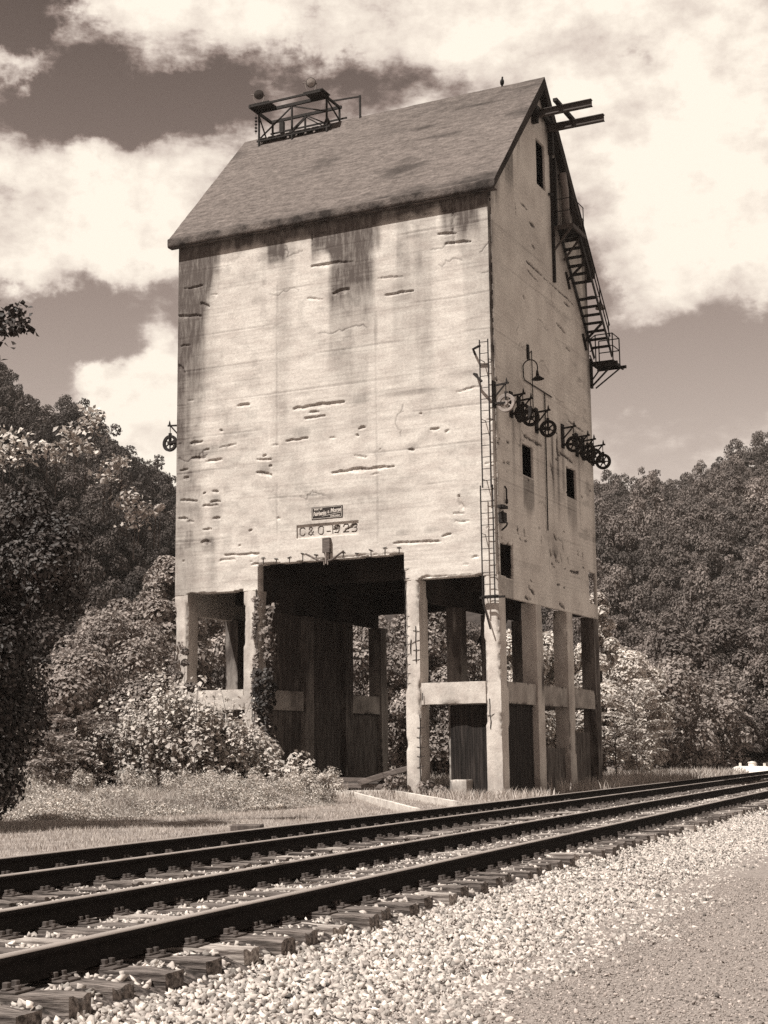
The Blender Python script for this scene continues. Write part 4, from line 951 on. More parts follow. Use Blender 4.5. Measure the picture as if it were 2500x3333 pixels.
b.build('handrail', M['iron'], stt)
for f in (.12, .72):
    c = S0+sl*f; b = MB(); b.bar((.78, c[1], c[2]-.1), (.05, c[1], c[2]-.75), .08); b.bar((.03, c[1]-.25, c[2]-.5), (.03, c[1]+.15, c[2]-1.1), .12, .06); b.build('wall_brace', M['iron'], stt)
ld = empty('stair_landing', (0, 10.9, 17.0)); tag(ld, 'lower steel landing with a railed cage at the rear corner against the sky', 'platform')
b = MB(); b.box((-.05, .0, -.05), (1.0, 1.0, 0)); b.bar((0, .05, -.12), (1.15, .05, -.12), .08, .12); b.bar((0, .95, -.12), (1.25, .95, -.12), .08, .12); b.bar((1.0, -.1, -.10), (1.0, 1.3, -.10), .07, .1); b.build('deck', M['iron'], ld)
b = MB(); b.bar((1.0, .05, -.14), (.05, .05, -1.0), .06); b.bar((1.0, .95, -.14), (.05, .5, -1.0), .06); b.bar((.55, .05, -.14), (.05, .05, -.75), .05); b.box((-.02, -.05, -1.1), (.07, .12, .15)); b.build('braces', M['iron'], ld)
b = MB()
for x, y in ((.25, .0), (.98, .0), (.98, .95), (.1, .95)): b.tube([(x, y, 0), (x, y, 1.12)], .026, 6)
for z in (.6, 1.12): b.tube([(.0, .0, z-.15), (.25, 0, z), (.98, 0, z), (.98, .95, z), (.1, .95, z)], .024, 6)
b.tube([(0, .0, .3), (.12, 0, -.05)], .03, 6); b.build('railing', M['iron'], ld)
cl = empty('corner_lamp', (.0, 11.0, 19.6)); tag(cl, 'small bell shaped lamp hanging off the rear corner, seen between the stair treads', 'lamp')
b = MB(); b.tube([(-.15, -.1, .2), (.1, .15, .3), (.38, .25, .25), (.42, .25, .1)], .018, 6); b.build('neck', M['iron'], cl)
b = MB(); b.lathe((.42, .25, .12), (0, 0, -1), [(0, .03), (.1, .05), (.22, .08), (.36, .22), (.40, .22), (.36, .2), (.1, .02)], 18); b.build('shade', M['galv'], cl)

# roof light platform
fp = empty('roof_platform', (-12.3, 4.85, 26.5)); tag(fp, 'braced steel light platform straddling the left end of the roof ridge', 'platform')
fx = [0, 1.60, 3.25]
for x in fx:
    b = MB(); b.bar((x, 0, -.35), (x, 0, 1.62), .07); b.bar((x, .03, -.30), (x, -.42, -.66), .09); b.build('leg', M['iron'], fp)
    b = MB(); b.bar((x, 1.15, .0), (x, 1.15, 1.62), .07); b.build('leg', M['iron'], fp)
for k in range(8):
    b = MB(); b.box((.05+k*.42, -.05, .33), (.36+k*.42, 1.2, .37)); b.build('plank', M['darktimber'], fp)
b = MB(); b.bar((-.1, 0, .28), (3.4, 0, .28), .06, .08); b.bar((-.1, 1.15, .28), (3.4, 1.15, .28), .06, .08); b.build('deck_bearers', M['iron'], fp)
b = MB()
zt = 1.58
b.bar((-.1, 0, zt), (3.35, 0, zt), .09, .13); b.bar((-.12, -.62, zt), (3.3, -.62, zt), .07, .08); b.bar((-.08, -.66, zt), (-.08, 1.2, zt), .09, .12); b.bar((3.25, -.66, zt), (3.25, 1.2, zt), .07, .1); b.bar((-.1, 1.15, zt), (3.35, 1.15, zt), .09, .12)
b.bar((-.1, 1.15, 1.05), (3.6, 1.15, 1.05), .05, .07)
b.box((-.1, -.66, zt+.05), (.85, .05, zt+.09)); b.box((2.5, -.66, zt+.05), (3.4, .05, zt+.09)); b.build('top_frame', M['iron'], fp)
b = MB()
for (p, q) in (((0, 0, .35), (1.6, 0, 1.5)), ((1.6, 0, .35), (2.35, 0, .95)), ((1.65, 0, 1.5), (3.25, 0, .95)), ((2.3, 0, .95), (3.25, 0, .4)), ((0, 0, 1.4), (.35, 0, .35)), ((3.25, 0, 1.5), (3.25, 1.15, 1.0)), ((3.25, 0, .3), (3.25, 1.15, .9)), ((0, 1.15, .35), (1.6, 1.15, 1.5)), ((1.6, 1.15, 1.5), (3.25, 1.15, .35))): b.bar(p, q, .05)
b.build('cross_bracing', M['iron'], fp)
b = MB(); b.bar((3.3, 0.5, zt+.02), (4.55, .5, zt-.05), .05, .06); b.bar((4.55, .5, zt-.0), (4.55, .5, .2), .07); b.bar((4.45, .5, .1), (4.8, .5, .1), .1, .1); b.build('outrigger', M['iron'], fp)
b = MB()
for k in range(5): b.lathe((-.14, -.02, .7+k*.15), (0, 0, 1), [(0, .02), (.02, .06), (.06, .06), (.08, .02)], 8)
b.tube([(-.14, -.02, .6), (-.14, -.02, 1.5)], .015, 5); b.build('insulator_stack', M['iron'], fp)
b = MB(); b.lathe((2.95, .6, 1.0), (0, 0, -1), [(-.5, .02), (0, .03), (.12, .09), (.32, .16), (.33, 0)], 12); b.box((.35, 1.1, 1.0), (.55, 1.25, 1.5)); b.build('hanging_gear', M['iron'], fp)
def flood(x, y, z, label, gm, face):
    o = empty('floodlight', (x, y, z)); tag(o, label, 'floodlight', 'floodlights on the roof platform')
    ax = np.array(face, float); ax /= np.linalg.norm(ax); c = np.array((0, 0, .50))
    b = MB(); b.lathe(c, ax, [(-.20, .0), (-.18, .08), (-.10, .16), (0, .205), (.05, .21), (.05, .185)], 24); b.lathe(c-ax*.2, ax, [(-.08, .0), (-.08, .05), (0, .05)], 12); b.build('housing', M['iron_light'], o, smooth=True)
    b = MB(); b.lathe(c, ax, [(.045, .19), (.065, .13), (.075, 0.0)], 24); b.build('lens', gm, o, smooth=True)
    s = np.cross(ax, (0, 0, 1)); s /= np.linalg.norm(s)
    b = MB(); b.tube([c+s*.235]+[c+s*.235*math.cos(t)-np.array((0, 0, 1))*.44*math.sin(t) for t in np.linspace(0.25, math.pi-.25, 9)]+[c-s*.235], .022, 6); b.tube([c+s*.2, c+s*.34], .02, 6); b.build('yoke', M['galv'], o)
flood(-12.1, 4.5, 28.18, 'left dark-lensed round floodlight on the roof platform', M['darkglass'], (.45, -1, -.3))
flood(-9.6, 4.5, 28.18, 'right pale-lensed round floodlight on the roof platform', M['glass'], (.5, -1, -.25))
# vulture on the ridge
b = MB(); b.lathe((0, 0, .0), (.1, -.05, 1), [(0, .02), (.04, .07), (.12, .085), (.20, .075), (.26, .04), (.30, .035), (.335, .036), (.37, .0)], 12); b.tube([(.0, .02, .05), (-.02, .06, -.06)], [.05, .02], 6); b.tube([(.035, -.02, .335), (.08, -.05, .32)], [.016, .004], 6)
bird = b.build('perched_bird', M['feather'], None, smooth=True); bird.location = (-1.48, DY/2-.02, ZR+.02); tag(bird, 'black bird perched on the roof ridge near its right end', 'bird')

# ------------------------------------------------------------------ shed, rubble and curbs at the tower's foot
sh = empty('board_shed', (-1.0, .4, -.4)); tag(sh, 'dark vertical board shed tucked between the right corner columns under the tie beam', 'shed')
rg = np.random.default_rng(8)
def boards(name, p, q, z0, z1, thick, parent):
    b = MB(); p = np.array(p); q = np.array(q); L_ = np.linalg.norm(q-p); d_ = (q-p)/L_; n_ = int(L_/.17); nv = np.array([-d_[1], d_[0]])
    for k in range(n_):
        a0 = p+d_*(k*L_/n_+.006); a1 = p+d_*((k+1)*L_/n_-.006); o_ = nv*(thick+rg.random()*.012)
        V = [(*a0, z0), (*a1, z0), (*(a1+o_), z0), (*(a0+o_), z0)]; zt_ = z1+rg.normal(0, .02); V += [(x, y, zt_) for x, y, _ in V]
        b.add(V, [(0, 3, 2, 1), (4, 5, 6, 7), (0, 1, 5, 4), (1, 2, 6, 5), (2, 3, 7, 6), (3, 0, 4, 7)])
    return b.build(name, M['darktimber'], parent)
boards('front_boards', (-1.05, .1), (.48, .1), 0, 3.1, .03, sh); boards('side_boards', (.80, .35), (.80, 3.1), 0, 3.1, .03, sh); boards('left_boards', (-1.05, .1), (-1.05, 3.1), 0, 3.1, .03, sh)
b = MB(); b.box((-1.06, .12, 3.08), (.82, 3.15, 3.13)); b.build('shed_roof', M['darktimber'], sh)
o = rough_part('concrete_block', (-1.95, -.05, -.5), (-1.30, .75, .22), M['column'], None, step=.07, amp=.012, seed=300, chip=.08, stain=lambda V: 0.45*(V[:, 2] < .18)+0*V[:, 0], vert_only=False); tag(o, 'squat weathered concrete block against the shed at the foot of the right bay', 'concrete block')
def curb(p, q, z0, z1, w, h, label, seed):
    p = np.array(p, float); q = np.array(q, float); L_ = np.linalg.norm(q-p)
    V, F, st = rough_box((0, -w/2, -h), (L_, w/2, 0), .12, .008, seed, .03, .5, vert_only=False)
    o = raw_mesh('concrete_curb', V, F, M['wall'], None, attrs={'stain': np.clip(st+.15*(V[:, 2] < -.03), 0, 1)}); o.location = (*p, z0); o.rotation_euler = (0, math.atan2(z0-z1, L_), math.atan2(q[1]-p[1], q[0]-p[0])); tag(o, label, 'curb', 'curbs of the old pit')
curb((-5.2, -.9), (3.6, -14.6), -.14, -.17, .11, .45, 'near low concrete pit curb running from the tower toward the tracks', 310)
curb((-4.1, .2), (2.6, -9.8), -.13, -.17, .13, .45, 'far low concrete pit curb beginning beside the vine at the third column', 311)
curb((-9.1, -.35), (-4.0, -.35), -.12, -.12, .35, .35, 'low concrete sill across the big opening below the old timbers', 312)
for (p, q, s, lb) in (((-8.4, .3, .02), (-4.2, .1, .0), .22, 'long dark timber lying across the big opening on the sill'), ((-8.9, .7, .10), (-4.6, .6, .16), .2, 'dark timber lying behind the long one in the big opening'), ((-5.3, -.1, .12), (-3.55, .3, .62), .24, 'old timber leaning up against the third column'), ((-7.4, .2, .24), (-4.6, .35, .22), .16, 'short grey timber on top of the heap in the big opening')):
    b = MB(); p = np.array(p); q = np.array(q); mid_ = (p+q)/2+np.array((0, 0, .015)); b.bar(p, mid_, s, s*.8); b.bar(mid_, q, s, s*.75); o = b.build('old_timber', M['timber'], None, bevel=.015); tag(o, lb, 'timber', 'timbers heaped in the big opening')
b = MB(); b.box((-.45, -.25, -.35), (.4, .3, .06)); b.box((.35, -.2, -.3), (1.5, .05, -.02)); o = b.build('concrete_stub', M['bark'], None, bevel=.02)
x, y = at(536, 26.6); o.location = (x, y, -.14); o.scale = (.62, .8, .8); o.rotation_euler = (0, 0, RZ+.3); tag(o, 'small concrete stub in the grass just behind the far rail', 'concrete block')
# old chute poles behind the tower
b = MB()
for k in range(5): b.bar((-4.6+k*.22, 10.9, 7.0), (-5.6+k*.22, 11.6, 5.6), .05)
b.bar((-5.4, 11.5, 5.9), (-5.2, 11.5, 3.6), .06); o = b.build('broken_chute', M['iron'], None); tag(o, 'broken slatted chute hanging behind the tower, seen through the big opening', 'chute')

# propane tanks at the right edge
def tank(px, dist, label, ln=3.2):
    a_ = az_of(px); dist = dist/math.sin(-a_-math.atan(.0882)); x, y = at(px, dist); o = empty('propane_tank', (x, y, .04-1.14*1.35-(dist-106)*.0098), math.pi/2-a_+R(22)); tag(o, label, 'tank', 'white tanks beyond the tracks'); o.scale = (1.35,)*3
    b = MB(); Rr = .52; h = ln/2; b.lathe((0, 0, .62), (1, 0, 0), [(-h-.35, .01), (-h-.32, .16), (-h-.22, .34), (-h-.1, .46), (-h, .52), (h, .52), (h+.1, .46), (h+.22, .34), (h+.32, .16), (h+.35, .01)], 32); b.build('shell', M['white'], o, smooth=True)
    b = MB(); b.lathe((0, 0, 1.12), (0, 0, 1), [(0, .17), (.14, .17), (.17, .19), (.2, .19), (.24, .0)], 16); b.build('valve_dome', M['white'], o)
    for s in (-1, 1):
        b = MB(); b.box((s*h*.7-.08, -.3, -.1), (s*h*.7+.08, .3, .2)); b.build('saddle', M['side'], o)
    b = MB(); b.bar((-h+.2, 0, 1.12), (-h+.2, 0, 1.28), .1, .05); b.bar((h-.2, 0, 1.12), (h-.2, 0, 1.28), .1, .05); b.build('lifting_lugs', M['white'], o)
tank(1624, 11.9, 'white horizontal tank just behind the far rail at the right edge, nearer one'); tank(1655, 12.6, 'white horizontal tank partly cut off by the right edge, behind the nearer one')

# ------------------------------------------------------------------ vegetation
def rhomb(P, N, size, rg, aspect=0.62, fold=0.25):
    """folded leaf-shaped quads (2 tris each) at P facing N"""
    n = len(P); N = N/(np.linalg.norm(N, axis=1)[:, None]+1e-9)
    r = rg.normal(size=(n, 3)); A = np.cross(N, r); A /= (np.linalg.norm(A, axis=1)[:, None]+1e-9); B = np.cross(N, A)
    s = size[:, None]
    v0 = P-A*s*.5; v2 = P+A*s*.5-N*s*.12; v1 = P+B*s*aspect*.5+N*s*fold*.3; v3 = P-B*s*aspect*.5+N*s*fold*.3
    V = np.stack([v0, v1, v2, v3], 1).reshape(-1, 3)
    b = np.arange(n)*4
    F = np.concatenate([np.stack([b, b+1, b+2], -1), np.stack([b, b+2, b+3], -1)])
    return V, F
def crown_points(lobes, n, rg, bottom=-0.5, inner=0.72):
    L_ = np.array(lobes, float); w = L_[:, 3]*L_[:, 4]; w /= w.sum(); k = rg.choice(len(L_), n, p=w)
    D = rg.normal(size=(n, 3)); D /= np.linalg.norm(D, axis=1)[:, None]
    lo = D[:, 2] < bottom; D[lo, 2] *= -1
    rr = inner+(1.05-inner)*rg.random(n)**0.7
    R3 = np.stack([L_[k, 3], L_[k, 3], L_[k, 4]], -1)
    P = L_[k, :3]+D*R3*rr[:, None]
    N = D/R3; N /= np.linalg.norm(N, axis=1)[:, None]
    N = N+rg.normal(size=(n, 3))*.42; N[:, 2] += .35
    return P, N, k
def make_lobes(w, h, n, rg, z0=0.3, shape='round'):
    out = []
    for i in range(n):
        f = (i+.5)/n; a = i*2.4+rg.random()*.7
        if shape == 'round': rad = w*.62*math.sin(math.pi*min(.92, .18+f*.75)); z = h*(z0+(1-z0)*.92*f)
        elif shape == 'cone': rad = w*.75*(1-f)**.8; z = h*(z0*.6+(1-z0*.6)*f)
        else: rad = w*.75*rg.random(); z = h*(.15+.75*f*(1-.4*rad/w))
        r = w*(.22+.16*rg.random())*(1.0 if shape != 'cone' else (1.15-.6*f))
        out.append((rad*math.cos(a), rad*math.sin(a), z, r, r*(.75+.3*rg.random())))
    return out
def limbs(lobes, h, r0, rg, lean=(0, 0)):
    b = MB(); zt_ = h*.62
    pts = [(lean[0]*t+rg.normal(0, .03*h*.1), lean[1]*t+rg.normal(0, .03*h*.1), -0.4+(zt_+.4)*t) for t in np.linspace(0, 1, 6)]
    b.tube(pts, list(np.linspace(r0, r0*.35, 6)), 8)
    for lb in lobes[::2]:
        t = .35+.5*rg.random(); s = np.array(pts[int(t*5)]); e = np.array(lb[:3]); mid_ = (s+e)/2+np.array((0, 0, -.06*h)); b.tube([s, mid_, e], [r0*.38, r0*.25, r0*.08], 6)
    return b
def tree(name, x, y, w, h, nl, leaf, n, mt, label, cat, seed, shape='round', z0=.3, group=None, aspect=.62, tone=(.8, 1.25), trunk=.16, zofs=0.0, bottom=-.5, inner=.7, extra=None):
    rg = np.random.default_rng(seed); z = gz(x, y)+zofs
    o = empty(name, (x, y, z)); tag(o, label, cat, group)
    lobes = make_lobes(w, h, nl, rg, z0, shape)
    if extra: lobes += extra
    if trunk: limbs(lobes, h, trunk, rg).build('trunk', M['bark'], o)
    P, N, k = crown_points(lobes, n, rg, bottom, inner)
    P[:, 2] = np.maximum(P[:, 2], .05)
    sz = leaf*rg.uniform(.65, 1.3, n); V, F = rhomb(P, N, sz, rg, aspect)
    lt = rg.uniform(.88, 1.12, len(lobes)); tn = np.repeat(rg.uniform(*tone, n)*lt[k], 4)
    raw_mesh('crown' if trunk else 'foliage', V, F, mt, o, attrs={'tone': tn}); return o

# woods on the two hills (a mass nobody could count)
def crown_template(seed, n, leaf):
    rg = np.random.default_rng(seed); lobes = []
    nl = rg.integers(17, 25)
    for i in range(nl):
        a = rg.random()*6.28; rad = 2.9*math.sqrt(rg.random()); z = 3.8*(1-(rad/3.4)**2)*rg.uniform(.45, 1.2)+.4; r = rg.uniform(.5, 1.1); lobes.append((rad*math.cos(a), rad*math.sin(a), z, r, r*.8))
    P, N, k = crown_points(lobes, n, rg, -.35, .6); lt = rg.uniform(.85, 1.15, nl)
    V, F = rhomb(P, N, leaf*rg.uniform(.6, 1.35, n), rg, .7)
    return V, F, np.repeat(rg.uniform(.75, 1.3, n)*lt[k], 4)
TPL = [crown_template(900+i, 4600, .21) for i in range(6)]
TPF = [crown_template(950+i, 2700, .27) for i in range(4)]
def woods(name, az0, az1, r0f, r1f, sp, mt, label, seed, lim=None):
    rg = np.random.default_rng(seed); Vs = []; Fs = []; Ts = []; off = 0; cnt = 0
    for gx in np.arange(CAM[0]-230, CAM[0]+20, sp):
        for gy in np.arange(CAM[1]+60, CAM[1]+300, sp):
            x = gx+rg.uniform(-.42, .42)*sp; y = gy+rg.uniform(-.42, .42)*sp
            dx, dy = x-CAM[0], y-CAM[1]; r = math.hypot(dx, dy); a = math.degrees(math.atan2(dx, dy))
            if not (az0 < a < az1): continue
            foot = np.interp(a, [-40, -30, -10], [84, 95, 112]); Rr = np.interp(a, RAZ, RRI)
            if r < foot*r0f or r > Rr*1.03: continue
            if lim and r > lim(a): continue
            T = TPL if r < 150 else TPF
            V, F, t_ = T[rg.integers(len(T))]; th = rg.random()*6.28; c, s = math.cos(th), math.sin(th); k = rg.uniform(.5, 1.12); kz = k*rg.uniform(.85, 1.7)
            z = gz(x, y)
            W_ = np.empty_like(V); W_[:, 0] = (V[:, 0]*c-V[:, 1]*s)*k+x; W_[:, 1] = (V[:, 0]*s+V[:, 1]*c)*k+y; W_[:, 2] = V[:, 2]*kz+z+.6
            Vs.append(W_); Fs.append(F+off); Ts.append(t_*rg.uniform(.5, 1.35)); off += len(V); cnt += 1
    # saplings and brush covering the slope between the crowns
    nn = 110000; a = np.radians(rg.uniform(az0, az1, nn)); r = np.interp(np.degrees(a), [-40, -30, -10], [86, 97, 115])*(1+1.6*rg.random(nn)) if not lim else rg.uniform(97, 140, nn); x = CAM[0]+np.sin(a)*r; y = CAM[1]+np.cos(a)*r
    P = np.stack([x, y, ground_z(x, y)+rg.uniform(.2, 1.8, nn)], -1); N = rg.normal(size=P.shape)*.5; N[:, 2] += 1
    V, F = rhomb(P, N, rg.uniform(.25, .6, nn), rg, .7); Vs.append(V); Fs.append(F+off); Ts.append(np.repeat(rg.uniform(.5, 1.0, nn), 4))
    o = raw_mesh(name, np.concatenate(Vs), np.concatenate(Fs), mt, attrs={'tone': np.concatenate(Ts)}); tag(o, label, 'woods', kind='stuff'); print(name, cnt)
woods('hillside_woods', -44.5, -32.0, .96, 1, 3.9, M['leaf_hill'], 'dark dense woods covering the steep hill on the left', 1)
woods('hillside_woods', -20.5, -7.5, .96, 1, 4.2, M['leaf_hill2'], 'lighter dense woods covering the hill on the right', 2)
woods('valley_woods', -32.0, -20.5, .90, 1, 4.4, M['leaf_hill2'], 'woods seen low through the openings of the tower', 3, lim=lambda a: 138)

# named trees and bushes, left of the tower
def T(px, dist): return at(px, dist)
x, y = T(-185, 33); tree('shade_tree', x, y, 3.3, 7.5, 26, .115, 75000, M['leaf_dark'], 'big dark tree at the left edge with a few sunlit leaf sprays', 'tree', 41, z0=.12, tone=(.6, 1.7), trunk=.2, bottom=-.95, inner=.35, extra=[(2.3, .6, 6.4, .8, .7), (3.1, .6, 6.0, .7, .6), (3.5, 0.0, 5.4, .7, .6), (3.3, .3, 4.7, .7, .6), (2.6, .3, 5.3, .9, .8), (1.9, -.6, 1.2, 1.2, 1.1), (2.3, -.3, 3.6, .9, .9)])
x, y = T(-2, 14); o = empty('overhanging_branch', (x, y, 5.15)); tag(o, 'dark leafy branch tip reaching into the sky at the left edge', 'branch')
b = MB(); b.tube([(-1.6, .3, -.3), (-.6, .1, -.1), (.12, 0, .05)], [.03, .018, .006], 6); b.build('twig', M['bark'], o)
rg = np.random.default_rng(61); P = np.concatenate([rg.uniform(-1, 1, size=(150, 3))*np.array([.19, .1, .15])+np.array([-.02, 0, -.02]), rg.normal(size=(200, 3))*np.array([.25, .2, .13])+np.array([-.5, 0, -.05])]); V, F = rhomb(P, rg.normal(size=P.shape), rg.uniform(.05, .085, len(P)), rg, .8); raw_mesh('foliage', V, F, M['leaf_dark'], o, attrs={'tone': np.repeat(rg.uniform(.6, 1.2, len(P)), 4)})
o = empty('sunlit_sprays', (*T(110, 32.6), 5.0)); tag(o, 'leaf sprays, coloured pale as if sunlit, topping the big dark tree at the left edge', 'vine')  # the tree's sunlit leaves, their light put into a pale leaf colour
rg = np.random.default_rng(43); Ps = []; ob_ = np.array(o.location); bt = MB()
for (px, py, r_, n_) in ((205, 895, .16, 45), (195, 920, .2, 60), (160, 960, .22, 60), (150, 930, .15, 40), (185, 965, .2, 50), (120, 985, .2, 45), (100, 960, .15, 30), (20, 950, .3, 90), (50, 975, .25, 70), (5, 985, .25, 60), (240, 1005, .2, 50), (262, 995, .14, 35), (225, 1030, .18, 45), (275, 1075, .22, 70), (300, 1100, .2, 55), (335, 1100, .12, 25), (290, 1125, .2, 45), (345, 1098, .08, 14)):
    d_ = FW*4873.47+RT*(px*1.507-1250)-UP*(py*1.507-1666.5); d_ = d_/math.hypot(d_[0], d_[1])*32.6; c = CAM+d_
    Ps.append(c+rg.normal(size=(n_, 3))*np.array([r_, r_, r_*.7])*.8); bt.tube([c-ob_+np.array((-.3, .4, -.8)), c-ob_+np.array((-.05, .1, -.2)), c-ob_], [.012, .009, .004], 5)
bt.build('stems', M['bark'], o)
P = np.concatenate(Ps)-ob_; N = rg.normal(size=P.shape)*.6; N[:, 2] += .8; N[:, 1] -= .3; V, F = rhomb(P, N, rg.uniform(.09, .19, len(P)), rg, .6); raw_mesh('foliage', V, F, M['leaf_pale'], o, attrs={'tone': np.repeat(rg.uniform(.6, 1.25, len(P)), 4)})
L_ = [  # px, dist, w, h, lobes, leaf, n, material, label, shape, z0, name, cat
    (245, 60, 3.9, 6.6, 24, .17, 26000, 'leaf_mid', 'vine smothered mound with pale sunlit leaves left of the tower', 'round', .1, 'vine_mound', 'bush'),
    (130, 58, 2.6, 4.8, 14, .20, 12000, 'leaf_mid', 'lower vine covered bush in front of the dark tree', 'round', .1, 'vine_bush', 'bush'),
    (340, 66, 2.9, 8.3, 26, .26, 14000, 'leaf_mid', 'tall pale tree close to the tower\'s left edge', 'round', .3, 'tree', 'tree'),
    (250, 74, 3.8, 8.7, 20, .26, 14000, 'leaf_mid', 'rounded tree behind the vine mound at the foot of the hill', 'round', .3, 'tree', 'tree'),
    (120, 76, 3.8, 8.0, 18, .26, 12000, 'leaf_hill', 'dim tree left of and behind the vine mound', 'round', .3, 'tree', 'tree'),
    (372, 80, 2.6, 12.0, 26, .26, 13000, 'leaf_mid', 'taller tree rising behind the tower\'s lower left corner', 'round', .35, 'tree', 'tree'),
    (20, 60, 2.4, 6.0, 18, .2, 14000, 'leaf_dark', 'dark tree behind the shade tree at the left', 'round', .2, 'tree', 'tree'),
    (470, 72, 3.4, 9.5, 18, .22, 15000, 'leaf_mid', 'tree filling the view through the left bay of the tower', 'round', .2, 'tree', 'tree'),
    (800, 76, 4.0, 8.0, 20, .22, 16000, 'leaf_mid', 'tree seen through the big opening behind the tower', 'round', .1, 'tree', 'tree'),
    (930, 74, 3.4, 9.0, 20, .22, 16000, 'leaf_mid', 'tree seen through the right bay between the columns', 'round', .1, 'tree', 'tree'),
    (1010, 78, 3.4, 7.0, 16, .22, 14000, 'leaf_mid', 'bushy tree seen just left of the corner column', 'round', .05, 'tree', 'tree'),
    (1110, 78, 3.2, 7.5, 16, .22, 14000, 'leaf_pale', 'pale tree seen between the first side columns', 'round', .1, 'tree', 'tree'),
    (1190, 80, 3.0, 7.6, 16, .22, 14000, 'leaf_pale', 'pale tree seen between the middle side columns', 'round', .1, 'tree', 'tree'),
    (1305, 80, 2.4, 9.6, 26, .20, 20000, 'leaf_pale', 'tall bright tree leaning out past the rear column on the right', 'cone', .1, 'tree', 'tree'),
    (1362, 90, 3.2, 7.6, 18, .22, 16000, 'leaf_pale', 'bright rounded tree right of the tall one by the tower', 'round', .15, 'tree', 'tree'),
    (1440, 96, 4.2, 6.8, 20, .28, 11000, 'leaf_mid', 'broad mid grey tree in the middle of the right-hand row', 'round', .1, 'tree', 'tree'),
    (1530, 104, 4.0, 6.2, 18, .28, 10000, 'leaf_mid', 'lower tree right of the broad one beyond the grass', 'round', .1, 'tree', 'tree'),
    (1600, 116, 3.9, 5.8, 18, .28, 10000, 'leaf_mid', 'bushy tree above the white tanks', 'round', .05, 'tree', 'tree'),
    (1660, 115, 3.9, 6.6, 16, .28, 9000, 'leaf_mid', 'tree cut off by the right edge above the tanks', 'round', .05, 'tree', 'tree'),
    (1480, 108, 4.2, 9.5, 18, .34, 8000, 'leaf_hill2', 'taller darker tree behind the broad one on the right', 'round', .2, 'tree', 'tree'),
    (1590, 124, 4.4, 9.0, 18, .34, 8000, 'leaf_hill2', 'taller darker tree behind the tanks\' bushes', 'round', .2, 'tree', 'tree')]
for i, (px, ds, w, h, nl, lf, n, mk, lb, shp, z0, nm, ct) in enumerate(L_):
    x, y = T(px, ds); tree(nm, x, y, w, h, nl, lf, n, M[mk], lb, ct, 500+i*3, shape=shp, z0=z0, tone=(.65, 1.35), bottom=-.7, inner=.6, trunk=.14)
# sumac-like bushes and big-leaved plants
def frond_bush(px, dist, h, label, seed, mt='leaf_pale', n=26):
    x, y = T(px, dist); rg = np.random.default_rng(seed); o = empty('sumac_bush', (x, y, gz(x, y))); tag(o, label, 'bush')
    bt = MB(); Ps = []; Ns = []; Ss = []
    for k in range(n):
        a = rg.random()*6.28; zz = h*(.25+.75*rg.random()); r = .55*h*(1-.75*zz/h)+.15; base = np.array([0, 0, zz*.85]); tip = np.array([math.cos(a)*(r+.5), math.sin(a)*(r+.5), zz]); midp = (base+tip)/2+np.array([0, 0, .25])
        bt.tube([base, midp, tip], [.015, .012, .005], 5)
        for f in np.linspace(.15, 1, 11):
            c = (1-f)**2*base+2*f*(1-f)*(midp+np.array([0, 0, .1]))+f*f*tip
            for sg_ in (-1, 1):
                Ps.append(c+sg_*.10*np.array([-math.sin(a), math.cos(a), -.2])); Ns.append(np.array([0, 0, 1.0])+rg.normal(size=3)*.3); Ss.append(.24)
    bt.tube([(0, 0, -.3), (0, 0, h*.9)], [.05, .02], 6); bt.build('stems', M['bark'], o)
    V, F = rhomb(np.array(Ps), np.array(Ns), np.array(Ss)*rg.uniform(.8, 1.2, len(Ss)), rg, .42); raw_mesh('foliage', V, F, M[mt], o, attrs={'tone': np.repeat(rg.uniform(.7, 1.2, len(Ps)), 4)})
frond_bush(1375, 76, 5.0, 'sumac bush with fern-like leaves right of the rear column', 71, n=60)
frond_bush(1330, 72, 3.2, 'smaller sumac bush at the foot of the rear column', 72, n=36)
frond_bush(170, 50, 3.0, 'sumac bush in the weeds left of the big-leaved thicket', 73, 'leaf_mid', n=50)
frond_bush(110, 47, 2.3, 'low sumac bush near the dark tree\'s foot', 74, 'leaf_mid', n=36)
for i, (px, ds, w, h, n, lf, lb) in enumerate([(300, 50, 1.8, 3.1, 6500, .18, 'big-leaved bush at the left end of the thicket'), (370, 49, 1.7, 3.9, 6500, .19, 'big-leaved bush below the tower\'s left column'), (440, 48.5, 1.6, 3.7, 6500, .22, 'tallest big-leaved bush in front of the left bay'), (510, 49, 1.4, 3.0, 5000, .20, 'big-leaved bush in front of the second column'),
                                              (600, 48.5, .9, 1.3, 1300, .22, 'small very pale big-leaved plant at the big opening\'s left side'), (555, 50, 1.0, 2.0, 1300, .22, 'dense bush against the second column\'s foot'), (225, 51, 2.0, 2.5, 6500, .16, 'bushy growth between the sumac and the big-leaved thicket'), (395, 52, .8, 5.2, 2500, .13, 'vine covered sapling climbing the tower\'s left corner column')]):
    x, y = T(px, ds); tree('leafy_bush', x, y, w, h, 12, lf, n, M['leaf_pale' if i not in (5, 6, 7) else 'leaf_mid'], lb, 'bush', 700+i, shape='wild' if i != 7 else 'cone', z0=.1, tone=(.35, 1.15), trunk=.04, aspect=.75, bottom=-.9, inner=.3, group='bushes left of and before the tower')
